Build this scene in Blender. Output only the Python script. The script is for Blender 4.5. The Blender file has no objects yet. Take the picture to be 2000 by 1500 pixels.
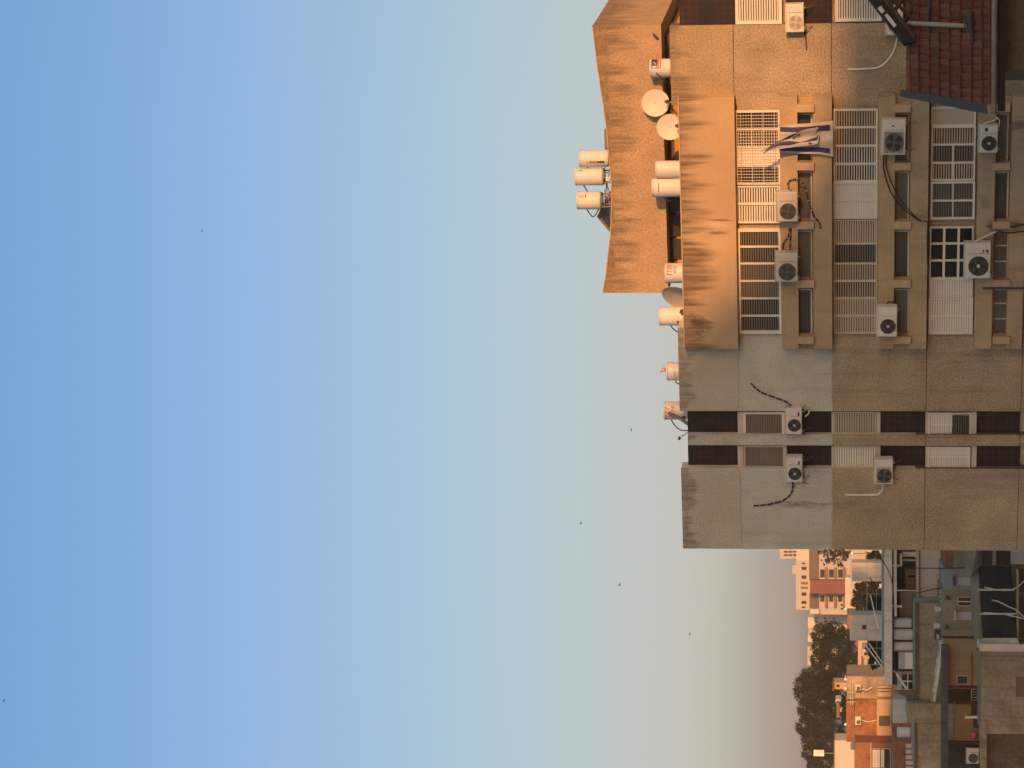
import bpy, math, random
from mathutils import Vector, Matrix
R = math.radians
random.seed(7)
SC = bpy.context.scene
COL = SC.collection

# ------------------------------------------------------------------ camera (photo is turned on its side: up is to the left)
CF, PITCH, HZ, H = 4200.0, R(5.0), 1645.0, 12.0
C0 = HZ - CF * math.tan(PITCH)
FWD = Vector((0, math.cos(PITCH), math.sin(PITCH)))
UPV = Vector((0, -math.sin(PITCH), math.cos(PITCH)))
RGT = Vector((1, 0, 0))
CAM = Vector((0, 0, H))
cd = bpy.data.cameras.new('camera'); co = bpy.data.objects.new('camera', cd); COL.objects.link(co)
m = Matrix.Identity(4)
for i in range(3):
    m[i][0] = -UPV[i]; m[i][1] = RGT[i]; m[i][2] = -FWD[i]; m[i][3] = CAM[i]
co.matrix_world = m
cd.sensor_fit = 'HORIZONTAL'; cd.sensor_width = 36; cd.lens = 36 * CF / 2000
cd.shift_x = -(C0 - 1000) / 2000
cd.clip_start = .5; cd.clip_end = 9000
SC.camera = co

# ------------------------------------------------------------------ light
SUN_AZ, SUN_EL = R(162), R(5.0)          # azimuth clockwise from +Y
SV = Vector((math.sin(SUN_AZ) * math.cos(SUN_EL), math.cos(SUN_AZ) * math.cos(SUN_EL), math.sin(SUN_EL)))
w = bpy.data.worlds.new('World'); SC.world = w; w.use_nodes = True
nt = w.node_tree; bg = nt.nodes['Background']
sk = nt.nodes.new('ShaderNodeTexSky'); sk.sky_type = 'NISHITA'; sk.sun_disc = False
sk.sun_elevation = SUN_EL; sk.sun_rotation = SUN_AZ
sk.air_density = 1; sk.dust_density = 2; sk.ozone_density = 2
tc = nt.nodes.new('ShaderNodeTexCoord'); sx = nt.nodes.new('ShaderNodeSeparateXYZ')
nt.links.new(tc.outputs['Generated'], sx.inputs[0])
rp = nt.nodes.new('ShaderNodeValToRGB'); cr = rp.color_ramp; cr.interpolation = 'CARDINAL'
SKY = [(0.0, (1.44,1.25,2.75)), (.017, (1.44,1.36,2.75)), (.035, (1.05,1.05,1.96)), (.06, (1.06,.96,1.43)), (.087, (1.06,.875,1.08)), (.146, (1.04,.88,.93)), (.26, (.94,.91,1.03)), (.33, (.86,.90,1.07)), (.385, (.81,.90,1.09)), (.43, (.9,.95,1.08)), (.52, (2.0,1.72,1.05)), (1.0, (2.0,1.72,1.05))]   # unseen overhead sky brightened and warmed as added fill, pink low band
while len(cr.elements) < len(SKY): cr.elements.new(.5)
for e, (p, c) in zip(cr.elements, SKY): e.position = p; e.color = (*[x/3 for x in c], 1)
nt.links.new(sx.outputs['Z'], rp.inputs[0])
mx = nt.nodes.new('ShaderNodeMix'); mx.data_type = 'RGBA'; mx.blend_type = 'MULTIPLY'; mx.inputs[0].default_value = 1
nt.links.new(sk.outputs[0], mx.inputs[6]); nt.links.new(rp.outputs[0], mx.inputs[7])
nt.links.new(mx.outputs[2], bg.inputs[0]); bg.inputs[1].default_value = .12
vm = nt.nodes.new('ShaderNodeVectorMath'); vm.operation = 'SCALE'; vm.inputs[3].default_value = 2; nt.links.new(mx.outputs[2], vm.inputs[0]); nt.links.new(vm.outputs[0], bg.inputs[0])
xr_ = nt.nodes.new('ShaderNodeMapRange'); nt.links.new(sx.outputs['X'], xr_.inputs[0])     # the sky dims a little toward the left
for i_, v_ in enumerate((-.18, .12, 2.76, 3.0)): xr_.inputs[1+i_].default_value = v_
nt.links.new(xr_.outputs[0], vm.inputs[3])
sd = bpy.data.lights.new('sun', 'SUN'); sd.energy = 2.5; sd.angle = R(.9); sd.color = (1.0, .45, .148)
so = bpy.data.objects.new('sun', sd); COL.objects.link(so)
so.rotation_euler = SV.to_track_quat('Z', 'Y').to_euler()
SC.view_settings.view_transform = 'Standard'; SC.view_settings.look = 'None'
SC.view_settings.exposure = 1.25; SC.view_settings.gamma = 1

# ------------------------------------------------------------------ frames: photo pixel -> point on a plane of the place
def ray(ix, iy):
    return FWD + RGT * ((750 - iy) / CF) + UPV * ((C0 - ix) / CF)
class Fr:
    def __init__(s, o, phi=0.0):
        s.o = Vector(o); s.phi = phi
        s.ex = Vector((math.cos(phi), math.sin(phi), 0)); s.ey = Vector((-math.sin(phi), math.cos(phi), 0))
    def hit(s, ix, iy, y=0.0):
        d = ray(ix, iy); t = (y - (CAM - s.o).dot(s.ey)) / d.dot(s.ey)
        p = CAM + d * t - s.o
        return (p.dot(s.ex), y, p.z)
    def rect(s, ix0, ix1, iy0, iy1, y=0.0):
        mi, mj = (ix0 + ix1) / 2, (iy0 + iy1) / 2
        return (s.hit(mi, iy1, y)[0], s.hit(mi, iy0, y)[0], s.hit(ix1, mj, y)[2], s.hit(ix0, mj, y)[2])
    def world(s, p):
        return s.o + s.ex * p[0] + s.ey * p[1] + Vector((0, 0, p[2]))

# ------------------------------------------------------------------ mesh builder
class MB:
    def __init__(s): s.v = []; s.f = []; s.m = []
    def add(s, vs, fs, mi=0):
        b = len(s.v); s.v += [tuple(p) for p in vs]
        for f in fs: s.f.append(tuple(i + b for i in f)); s.m.append(mi)
        return s
    def box(s, x0, x1, y0, y1, z0, z1, mi=0):
        vs = [(x0,y0,z0),(x1,y0,z0),(x1,y1,z0),(x0,y1,z0),(x0,y0,z1),(x1,y0,z1),(x1,y1,z1),(x0,y1,z1)]
        return s.add(vs, [(0,3,2,1),(4,5,6,7),(0,1,5,4),(1,2,6,5),(2,3,7,6),(3,0,4,7)], mi)
    def bbox(s, x0, x1, y0, y1, z0, z1, b=.02, mi=0):      # box with chamfered front-face edges
        fr = [(x0+b,y0,z0+b),(x1-b,y0,z0+b),(x1-b,y0,z1-b),(x0+b,y0,z1-b)]
        md = [(x0,y0+b,z0),(x1,y0+b,z0),(x1,y0+b,z1),(x0,y0+b,z1)]
        bk = [(x0,y1,z0),(x1,y1,z0),(x1,y1,z1),(x0,y1,z1)]
        fs = [(0,1,2,3),(11,10,9,8)]
        for k in range(4):
            n = (k+1) % 4
            fs += [(k,k+4,n+4,n),(k+4,k+8,n+8,n+4)]
        return s.add(fr+md+bk, fs, mi)
    def prism(s, pts, y0, y1, mi=0):                        # polygon in x,z pulled along y
        n = len(pts)
        vs = [(p[0],y0,p[1]) for p in pts] + [(p[0],y1,p[1]) for p in pts]
        fs = [tuple(range(n)), tuple(range(2*n-1, n-1, -1))] + [(i, i+n, (i+1)%n+n, (i+1)%n) for i in range(n)]
        return s.add(vs, fs, mi)
    def hull8(s, a, b, mi=0):                               # two quads joined
        return s.add(list(a)+list(b), [(3,2,1,0),(4,5,6,7),(0,1,5,4),(1,2,6,5),(2,3,7,6),(3,0,4,7)], mi)
    def cyl(s, c, ax, r, h, n=24, mi=0, r2=None, caps=True):
        c = Vector(c); ax = Vector(ax).normalized(); u = ax.orthogonal().normalized(); v = ax.cross(u)
        r2 = r if r2 is None else r2
        vs = []
        for rr, k in ((r, 0), (r2, h)):
            vs += [c + ax*k + (u*math.cos(2*math.pi*i/n) + v*math.sin(2*math.pi*i/n))*rr for i in range(n)]
        fs = [(i, (i+1)%n, (i+1)%n+n, i+n) for i in range(n)]
        if caps: fs += [tuple(range(n-1,-1,-1)), tuple(range(n, 2*n))]
        return s.add(vs, fs, mi)
    def lathe(s, c, prof, n=32, mi=0, a0=0, a1=2*math.pi):  # profile of (r,z) round vertical axis
        full = abs(a1-a0-2*math.pi) < 1e-6; k = n if full else n+1
        vs = [(c[0]+r*math.sin(a0+(a1-a0)*i/n), c[1]-r*math.cos(a0+(a1-a0)*i/n), c[2]+z) for r, z in prof for i in range(k)]
        fs = []
        for j in range(len(prof)-1):
            for i in range(n):
                i2 = (i+1) % k
                fs.append((j*k+i, j*k+i2, (j+1)*k+i2, (j+1)*k+i))
        return s.add(vs, fs, mi)
    def tube(s, pts, r, n=6, mi=0, r1=None):
        pts = [Vector(p) for p in pts]; L = len(pts); vs = []; u = None
        for i, p in enumerate(pts):
            t = (pts[min(i+1,L-1)] - pts[max(i-1,0)]).normalized()
            if u is None: u = t.orthogonal().normalized()
            u = (u - t*u.dot(t)); u = u.normalized() if u.length > 1e-6 else t.orthogonal().normalized()
            v = t.cross(u); rr = r if r1 is None else r + (r1-r)*i/max(1,L-1)
            vs += [p + (u*math.cos(2*math.pi*k/n) + v*math.sin(2*math.pi*k/n))*rr for k in range(n)]
        fs = [(i*n+k, i*n+(k+1)%n, (i+1)*n+(k+1)%n, (i+1)*n+k) for i in range(L-1) for k in range(n)]
        fs += [tuple(range(n-1,-1,-1)), tuple((L-1)*n+k for k in range(n))]
        return s.add(vs, fs, mi)
    def sphere(s, c, r, n=12, m=8, mi=0):
        rx, ry, rz = r if isinstance(r, tuple) else (r, r, r)
        vs = [(c[0]+rx*math.sin(math.pi*j/m)*math.cos(2*math.pi*i/n), c[1]+ry*math.sin(math.pi*j/m)*math.sin(2*math.pi*i/n), c[2]+rz*math.cos(math.pi*j/m)) for j in range(m+1) for i in range(n)]
        fs = [(j*n+i, (j+1)*n+i, (j+1)*n+(i+1)%n, j*n+(i+1)%n) for j in range(m) for i in range(n)]
        return s.add(vs, fs, mi)
    def build(s, name, mats, parent=None, smooth=False):
        me = bpy.data.meshes.new(name); me.from_pydata(s.v, [], s.f)
        for mm in (mats if isinstance(mats, (list, tuple)) else [mats]): me.materials.append(M[mm] if isinstance(mm, str) else mm)
        for p, mi in zip(me.polygons, s.m): p.material_index = mi; p.use_smooth = smooth
        me.validate(); me.update()
        if smooth and hasattr(me, 'set_sharp_from_angle'): me.set_sharp_from_angle(angle=R(40))
        o = bpy.data.objects.new(name, me); COL.objects.link(o)
        if parent is not None: o.parent = parent
        return o

def smooth_path(pts, k=6):
    P = [Vector(p) for p in pts]
    if len(P) < 3: return P
    out = []
    for i in range(len(P)-1):
        a, b, c, d = P[max(i-1,0)], P[i], P[i+1], P[min(i+2,len(P)-1)]
        for j in range(k):
            t = j/k
            out.append(.5*((2*b) + (c-a)*t + (2*a-5*b+4*c-d)*t*t + (3*b-a-3*c+d)*t**3))
    return out + [P[-1]]

def tag(o, label=None, cat=None, group=None, kind=None):
    if label: o['label'] = label
    if cat: o['category'] = cat
    if group: o['group'] = group
    if kind: o['kind'] = kind
    return o
class Thing(Fr):
    def __init__(s, name, label, cat, o, phi=0.0, group=None):
        Fr.__init__(s, o, phi)
        s.e = bpy.data.objects.new(name, None); COL.objects.link(s.e)
        s.e.location = s.o; s.e.rotation_euler = (0, 0, phi); s.e.empty_display_size = .3
        tag(s.e, label, cat, group)
        if s.e is not None and name in ('',): pass
    def part(s, mb, name, mats, parent=None, smooth=False):
        return mb.build(name, mats, parent or s.e, smooth)

# ------------------------------------------------------------------ materials
M = {}
def mat(key, col, rough=.85, var=.12, scale=2.0, fine=0.0, fscale=14.0, bump=0.0, metal=0.0, spec=.3, stain=None, dirt=0.0, isl=0.0, streak=0.0, spots=()):
    """fine: grain of the surface; dirt: weathered blotches; streak: run-off marks; stain=(ztop,len): marks running down from a coping"""
    ma = bpy.data.materials.new(key); ma.use_nodes = True; M[key] = ma
    n = ma.node_tree.nodes; l = ma.node_tree.links; b = n['Principled BSDF']
    b.inputs['Roughness'].default_value = rough; b.inputs['Metallic'].default_value = metal; b.inputs['Specular IOR Level'].default_value = spec
    tcn = n.new('ShaderNodeTexCoord'); vec = tcn.outputs['Object']
    def noise(sc, det=3, mapping=None, rgh=.55):
        t = n.new('ShaderNodeTexNoise'); t.inputs['Scale'].default_value = sc; t.inputs['Detail'].default_value = det; t.inputs['Roughness'].default_value = rgh
        if mapping:
            mp = n.new('ShaderNodeMapping'); mp.inputs['Scale'].default_value = mapping; l.new(vec, mp.inputs[0]); l.new(mp.outputs[0], t.inputs['Vector'])
        else: l.new(vec, t.inputs['Vector'])
        return t.outputs['Fac']
    def mr(v, a, b_, c, d, clamp=True):
        q = n.new('ShaderNodeMapRange'); q.clamp = clamp; l.new(v, q.inputs[0])
        for i, x in enumerate((a, b_, c, d)): q.inputs[1+i].default_value = x
        return q.outputs[0]
    def mul(a, b_):
        q = n.new('ShaderNodeMath'); q.operation = 'MULTIPLY'
        for i, x in enumerate((a, b_)):
            if isinstance(x, float): q.inputs[i].default_value = x
            else: l.new(x, q.inputs[i])
        return q.outputs[0]
    val = mr(noise(scale), .25, .75, 1-var, 1+var)
    if fine:
        fn = noise(fscale, 4, None, .7)
        val = mul(val, mr(fn, .3, .7, 1-fine, 1+fine, False))
    if isl:
        g = n.new('ShaderNodeNewGeometry'); val = mul(val, mr(g.outputs['Random Per Island'], 0, 1, 1-isl, 1+isl))
    mixc = n.new('ShaderNodeMix'); mixc.data_type = 'RGBA'; mixc.blend_type = 'MULTIPLY'; mixc.inputs[0].default_value = 1
    mixc.inputs[6].default_value = (*col, 1)
    cb = n.new('ShaderNodeCombineColor')
    for i in range(3): l.new(val, cb.inputs[i])
    l.new(cb.outputs[0], mixc.inputs[7]); out = mixc.outputs[2]
    def darken(out, fac, c):
        q = n.new('ShaderNodeMix'); q.data_type = 'RGBA'; l.new(fac, q.inputs[0]); l.new(out, q.inputs[6]); q.inputs[7].default_value = (*c, 1); return q.outputs[2]
    if dirt:
        out = darken(out, mul(mr(noise(.9, 5, None, .65), .52, .74, 0, 1), dirt), (col[0]*.35, col[1]*.34, col[2]*.33))
    if streak:
        out = darken(out, mul(mr(noise(1.0, 4, (2.6, 2.6, .22), .6), .52, .72, 0, 1), streak), (col[0]*.4, col[1]*.38, col[2]*.36))
    if stain:
        zt, ln, k = stain
        sz = n.new('ShaderNodeSeparateXYZ'); l.new(vec, sz.inputs[0])
        def mth(op, a, b_=0.0):
            q = n.new('ShaderNodeMath'); q.operation = op
            for i, x in enumerate((a, b_)):
                if isinstance(x, (int, float)): q.inputs[i].default_value = x
                else: l.new(x, q.inputs[i])
            return q.outputs[0]
        t = mr(sz.outputs[2], zt-ln, zt, 0, 1)                                  # 1 at the coping, 0 where the longest run ends
        ln1 = mr(noise(1.0, 3, (2.1, 2.1, .02), .6), .34, .60, .22, 1.0)         # each run has its own length
        fade = mr(mth('SUBTRACT', t, mth('SUBTRACT', 1.0, ln1)), 0, .45, 0, 1)
        fine_ = mr(noise(1.0, 5, (7.5, 7.5, .30), .7), .36, .58, .15, 1)
        fac = mul(mul(fade, fine_), float(k))
        fac = mth('MAXIMUM', fac, mul(mr(t, .84, 1, 0, .6), mr(noise(1.0, 4, (2.5, 2.5, 2.5), .7), .35, .6, .2, 1)))
        out = darken(out, fac, (.06, .045, .033))
    for (px_, pz_, rx_, rz_, k_, c_) in spots:       # single marks left by leaks, soot and patched plaster
        mp = n.new('ShaderNodeMapping'); mp.inputs['Location'].default_value = (-px_/rx_, 0, -pz_/rz_); mp.inputs['Scale'].default_value = (1/rx_, 0, 1/rz_); l.new(vec, mp.inputs[0])
        ln_ = n.new('ShaderNodeVectorMath'); ln_.operation = 'LENGTH'; l.new(mp.outputs[0], ln_.inputs[0])
        ad = n.new('ShaderNodeMath'); ad.operation = 'ADD'; l.new(ln_.outputs['Value'], ad.inputs[0]); l.new(mr(noise(7, 4, (1, 1, .35), .65), .3, .7, -.55, .55), ad.inputs[1])
        out = darken(out, mul(mr(ad.outputs[0], .15, 1.0, 1, 0), k_), c_)
    l.new(out, b.inputs['Base Color'])
    if bump:
        bp = n.new('ShaderNodeBump'); bp.inputs['Strength'].default_value = bump; bp.inputs['Distance'].default_value = .03
        l.new(noise(fscale*1.1, 4, None, .7), bp.inputs['Height']); l.new(bp.outputs[0], b.inputs['Normal'])
    return ma

# ------------------------------------------------------------------ ground
g = None
mat('ground', (.16, .14, .11), .95, .3, .05, dirt=.4)
GB = MB().add([(-4000,-800,0),(4000,-800,0),(4000,7000,0),(-4000,7000,0)], [(0,1,2,3)])
tag(GB.build('ground', 'ground'), kind='structure')

# ------------------------------------------------------------------ the apartment block
TH = math.atan(CF / 12000.0)               # the facade runs away to the left
PHI = -TH
o = CAM + ray(1645, 560) * (64.6 / ray(1645, 560).y); o.z = 0
B = Thing('apartment_block', 'tall tan stucco apartment block with a lit penthouse and banded balconies', 'apartment building', o, PHI)
def bx(ix, iy, n=0): return B.hit(ix, iy, -n)[0]
def bz(ix, iy, n=0): return B.hit(ix, iy, -n)[2]
def pix2loc(ix, iy, n): x, y, z = B.hit(ix, iy, -n); return (x, y, z)
def xz(ix, iy, n=0): q = B.hit(ix, iy, -n); return (q[0], q[2])
zA, zB_, zC, zD = bz(1440, 550), bz(1625, 700), bz(1810, 700), bz(1991, 900)
STO = zB_ - zC
zE = zD - STO
zbay = bz(1332, 435, .5)

rsp = random.Random(12)
def patches(cx, nn, lo, hi):      # repaired or washed-out areas of plaster
    return [(*xz(rsp.uniform(*cx), rsp.uniform(60, 1060)), rsp.uniform(.25,.9), rsp.uniform(.25,.9), rsp.uniform(.25,.5), rsp.choice((lo, hi))) for _ in range(nn)]
mat('brown_stucco', (.348, .275, .19), .95, .24, .6, fine=.46, fscale=19, bump=1.0, dirt=.22, streak=.34, spots=[(*xz(1652,985),.22,.5,.55,(.13,.12,.105)),(*xz(1690,150),.8,.35,.35,(.2,.17,.12))] + patches((1440,1990), 12, (.23,.175,.115), (.42,.34,.245)))
mat('grey_stucco', (.45, .44, .385), .95, .08, 1.0, fine=.26, fscale=20, bump=.7, dirt=.14, streak=.3, spots=[(*xz(1565,985),.16,1.2,.75,(.13,.125,.115)),(*xz(1600,822),.2,.5,.4,(.2,.19,.17)),(*xz(1590,920),.25,.55,.4,(.2,.19,.17)),(*xz(1500,700),.9,.5,.25,(.55,.52,.45))] + [(*xz(1470+rsp.random()*150, j_), rsp.uniform(.3,.8), rsp.uniform(.2,.6), .4, c_) for j_, c_ in ((715,(.34,.33,.29)),(760,(.52,.50,.44)),(935,(.34,.33,.29)),(1020,(.52,.50,.44)),(1050,(.36,.34,.29)))])
mat('roof_room_stucco', (.352, .246, .152), .95, .12, 1.2, fine=.3, fscale=15, bump=.8, dirt=.12, stain=(zbay+2.3, 1.0, .55))
mat('wall_top_stucco', (.34, .255, .165), .95, .12, 1.2, fine=.36, fscale=19, bump=1.0, dirt=.1, stain=(zbay+.35, .9, .6))
mat('grey_top_stucco', (.43, .40, .33), .95, .08, 1.0, fine=.26, fscale=20, bump=.9, dirt=.1, stain=(zbay+.1, .45, .6))
mat('parapet_render', (.39, .275, .17), .9, .1, .8, fine=.08, fscale=14, dirt=.12, stain=(zbay+.1, 1.3, .78), spots=[(*xz(1395,437,.5),.16,.55,.55,(.5,.40,.30)),(*xz(1405,430,.5),.05,.5,.8,(.08,.06,.045)),(*xz(1400,455,.5),.06,.42,.7,(.08,.06,.045)),(*xz(1365,640,.5),.5,.45,.75,(.07,.055,.04))])
mat('band_render', (.37, .275, .18), .9, .14, .8, fine=.12, fscale=12, dirt=.3, streak=.35, spots=[(*xz(1948,443,.5),.4,.42,.85,(.05,.045,.04)),(*xz(1985,440,.5),.22,.3,.8,(.05,.045,.04)),(*xz(1800,425,.5),.3,.3,.5,(.09,.075,.06)),(*xz(1990,245,.5),.2,.35,.7,(.06,.05,.045)),(*xz(1925,395,.5),.35,.2,.4,(.12,.1,.08))])
mat('block_render', (.42, .31, .20), .9, .1, 2, fine=.08, fscale=14, dirt=.15)
mat('joint', (.12, .09, .065), .95)
mat('pale_joint', (.50, .45, .37), .95)
mat('window_white', (.64, .60, .53), .5, .05, 3, dirt=.06)
mat('cream_frame', (.50, .44, .34), .6, .08, 3, dirt=.15)
mat('cream_slat', (.42, .35, .26), .6, .10, 1.2)
mat('white_slat', (.62, .57, .49), .55, .07, 1.2)
mat('dim_slat', (.155, .132, .10), .6, .12, 1.0)
mat('grey_slat', (.58, .545, .52), .55, .06, 1.5)
mat('pane_dark', (.008, .007, .007), .35, .2, 1, spec=.3)
mat('pane_brown', (.045, .038, .028), .4, .3, 1, spec=.5)
mat('pane_frosted', (.10, .092, .065), .45, .2, 1.2, spec=.5)
mat('roof_felt', (.35, .33, .30), .95, .1, 1)
def tile_mat():
    ma = bpy.data.materials.new('dark_tile'); ma.use_nodes = True; M['dark_tile'] = ma
    n = ma.node_tree.nodes; l = ma.node_tree.links; b = n['Principled BSDF']; b.inputs['Roughness'].default_value = .55; b.inputs['Specular IOR Level'].default_value = .35
    t = n.new('ShaderNodeTexCoord'); mp = n.new('ShaderNodeMapping'); mp.inputs['Rotation'].default_value = (R(90), 0, 0)
    l.new(t.outputs['Object'], mp.inputs[0])
    br = n.new('ShaderNodeTexBrick'); br.offset = 0; br.inputs['Scale'].default_value = 1
    br.inputs['Color1'].default_value = (.020, .009, .007, 1); br.inputs['Color2'].default_value = (.030, .013, .009, 1); br.inputs['Mortar'].default_value = (.045, .026, .018, 1)
    br.inputs['Mortar Size'].default_value = .012; br.inputs['Brick Width'].default_value = .2; br.inputs['Row Height'].default_value = .2
    l.new(mp.outputs[0], br.inputs[0])
    no = n.new('ShaderNodeTexNoise'); no.inputs['Scale'].default_value = 1.3; no.inputs['Detail'].default_value = 5; l.new(t.outputs['Object'], no.inputs[0])
    q = n.new('ShaderNodeMix'); q.data_type = 'RGBA'; q.inputs[7].default_value = (.012, .009, .009, 1)
    mrn = n.new('ShaderNodeMapRange'); mrn.inputs[1].default_value = .45; mrn.inputs[2].default_value = .65; l.new(no.outputs[0], mrn.inputs[0])
    l.new(mrn.outputs[0], q.inputs[0]); l.new(br.outputs[0], q.inputs[6]); l.new(q.outputs[2], b.inputs['Base Color'])
tile_mat()

# walls: one skin per storey in front of a dark core so the storey joints are real grooves
def wall_zone(iy0, iy1, top_ix, n, grey_storeys, depth=.55, top_mat=None):
    x0, x1 = bx(1600, iy1, n), bx(1600, iy0, n)
    zt = bz(top_ix, (iy0+iy1)/2, n)
    y0 = -n
    lv = [zt, zA, zB_, zC, zD, zE, zE-STO, 0]
    br, gr = MB(), MB()
    core = MB().box(x0+.012, x1-.012, y0+.03, y0+depth, 0, zC+.3).box(x0+.012, x1-.012, y0+.03, y0+depth, zC+.3, zt-.012, 1)
    for i in range(len(lv)-1):
        hi, lo = lv[i] - (.012 if i else 0), lv[i+1] + .012
        q = gr if i < grey_storeys else br
        mi = 1 if i == 0 else 0
        q.box(x0, x1, y0, y0+.03, lo, hi, mi)
    B.part(core, 'wall_core', ['joint', 'pale_joint' if grey_storeys else 'joint'])
    if br.v: B.part(br, 'wall', ['brown_stucco', 'wall_top_stucco'])
    if gr.v: B.part(gr, 'wall', ['grey_stucco', 'grey_top_stucco'])
    return x0, x1, zt
wall_zone(46, 203, 1309.5, 0, 0)
wall_zone(203, 640, 1350, 0, 0)
wall_zone(640, 803, 1325.5, 0, 2)
wall_zone(915, 1073, 1332, 0, 2)
wall_zone(849, 870, 1343.5, -.06, 2, depth=.5)
xr = bx(1600, 46); xs = xr + 9
xl = bx(1600, 1073)
# recessed strips with dark tiles
def strip(iy0, iy1, n, top_ix, segs, wmat):
    x0, x1 = bx(1600, iy1, n), bx(1600, iy0, n)
    zt = bz(top_ix, (iy0+iy1)/2, n)
    b = MB().box(x0, x1, -n+.12, -n+.5, 0, zt-.02)
    B.part(b, 'recess_wall', wmat)
    for a, c in segs:
        q = B.rect(a, c, iy0, iy1, -n)
        B.part(MB().box(x0+.004, x1-.004, -n, -n+.12, q[2], q[3]), 'tile_panel', 'dark_tile')
strip(803, 849, -.30, 1343, [(1343,1441),(1536,1624.5),(1719,1808),(1907,1992),(2090,2180)], 'grey_stucco')
strip(870, 915, -.30, 1344, [(1344,1443),(1537,1624.5),(1719,1808),(1907,1992),(2090,2180)], 'grey_stucco')
strip(-560, 46, -.12, 1318, [(1320,1432),(1532,1624),(1726,1812)], 'brown_stucco')
# main mass behind
zroof = bz(1345, 560)
B.part(MB().box(xl+.3, xs-.05, .56, 12.5, 0, zroof), 'wall_core', 'brown_stucco')
B.part(MB().box(xl, xl+.25, .553, 12.5, 0, bz(1332, 1073)), 'side_wall', 'grey_stucco')
B.part(MB().box(xl+.32, xs-.1, .6, 12.4, zroof+.004, zroof+.03), 'roof', 'roof_felt')

# bay: projecting bands
BN = .5
def band(ix0, ix1, name, mt, n=BN, iy0=189, iy1=682, back=0):
    x0, x1, z0, z1 = B.rect(ix0, ix1, iy0, iy1, -n)
    B.part(MB().bbox(x0, x1, -n, -back-.002, z0, z1, .012), name, mt)
band(1332, 1438, 'parapet', 'parapet_render', iy0=191)
x0, x1, z0, z1 = B.rect(1332, 1334, 191, 682, -BN)
B.part(MB().box(x0-.015, x1+.015, -BN-.015, -BN+.22, z1+.002, z1+.035), 'coping', 'block_render')
for a, c in ((1524.5,1559),(1588,1625.5),(1715,1747.5),(1777,1812.5),(1908,1942),(1971,2003),(2096,2130)):
    band(a, c, 'spandrel_band', 'band_render')
# ledge line under the parapet
for rr, (s0, s1) in enumerate(((1558,1589),(1746.5,1778),(1941,1972))):
    x0, x1, z0, z1 = B.rect(s0, s1, 189, 682, -.12)
    B.part(MB().box(x0, x1, -.12, -.003, z0-.02, z1+.02), 'recess_wall', 'band_render')
    for k, (a, c) in enumerate(((205,220),(318.5,333.5),(433.5,448.5),(547.5,562.5),(658,672.5))):
        x0, x1, z0, z1 = B.rect(s0-2, s1+1.5, a, c, -BN-.1)
        B.part(MB().bbox(x0, x1, -BN-.1, -.125, z0, z1, .012), 'connecting_block', 'block_render')
    for k, (a, c) in enumerate(((221,317.5),(334.5,432.5),(449.5,546.5),(563.5,657))):
        x0, x1, z0, z1 = B.rect(s0+1, s1-2.5, a, c, -.24)
        f = MB(); t = .045
        f.box(x0, x1, -.26, -.125, z0, z0+t); f.box(x0, x0+t, -.26, -.125, z0+t, z1); f.box(x1-t, x1, -.26, -.125, z0+t, z1)
        if rr == 2 and k >= 2:
            for q in (.36, .68): f.box(x0+(x1-x0)*q, x0+(x1-x0)*q+.035, -.255, -.125, z0+t, z1)
        fo = B.part(f, 'ribbon_window', 'cream_frame')
        B.part(MB().box(x0+t, x1-t, -.2, -.125, z0+t, z1), 'pane', 'pane_frosted' if (rr+k) % 3 else 'pane_brown', fo)

# windows with horizontal louvres
def window(ix0, ix1, iy0, iy1, n, cols, fm='window_white', fw=4.0, depth=.09, y_back=None, bars=0.0, name='window'):
    x0, x1, z0, z1 = B.rect(ix0, ix1, iy0, iy1, -n)
    t = fw / 66.0; yf = -n; yb = -n + depth
    f = MB()
    f.box(x0, x1, yf, yb, z1-t, z1); f.box(x0, x1, yf, yb, z0, z0+t)
    f.box(x0, x0+t, yf, yb, z0+t, z1-t); f.box(x1-t, x1, yf, yb, z0+t, z1-t)
    xs_ = [bx((ix0+ix1)/2, c[1], n) for c in cols[:-1]]
    for xx in xs_: f.box(xx-.028, xx+.028, yf+.004, yb, z0+t, z1-t)
    fo = B.part(f, name, fm)
    edges = [x1-t] + [e for xx in xs_ for e in (xx+.028, xx-.028)] + [x0+t]
    for i, c in enumerate(cols):
        xb, xa = edges[2*i], edges[2*i+1]; st = c[2]
        za, zz = z0+t, z1-t
        B.part(MB().box(xa, xb, yb-.01, yb+.02, za, zz), 'pane', c[3] if len(c) > 3 else 'pane_dark', fo)
        if st is None: continue
        sm, fill = st; s = MB(); npitch = max(3, round((zz-za) / .073)); p = (zz-za)/npitch
        for k in range(npitch):
            b0 = za + p*k + p*(1-fill)/2
            s.hull8([(xa,yf+.035,b0),(xb,yf+.035,b0),(xb,yf+.05,b0),(xa,yf+.05,b0)],
                    [(xa,yf+.045,b0+p*fill),(xb,yf+.045,b0+p*fill),(xb,yf+.06,b0+p*fill),(xa,yf+.06,b0+p*fill)])
        B.part(s, 'shutter', sm, fo)
    return fo, (x0, x1, z0, z1)
W, Cr, D, G = ('white_slat',.62), ('cream_slat',.66), ('dim_slat',.5), ('grey_slat',.93)
Wo, Co = ('white_slat',.38), ('cream_slat',.48)
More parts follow.
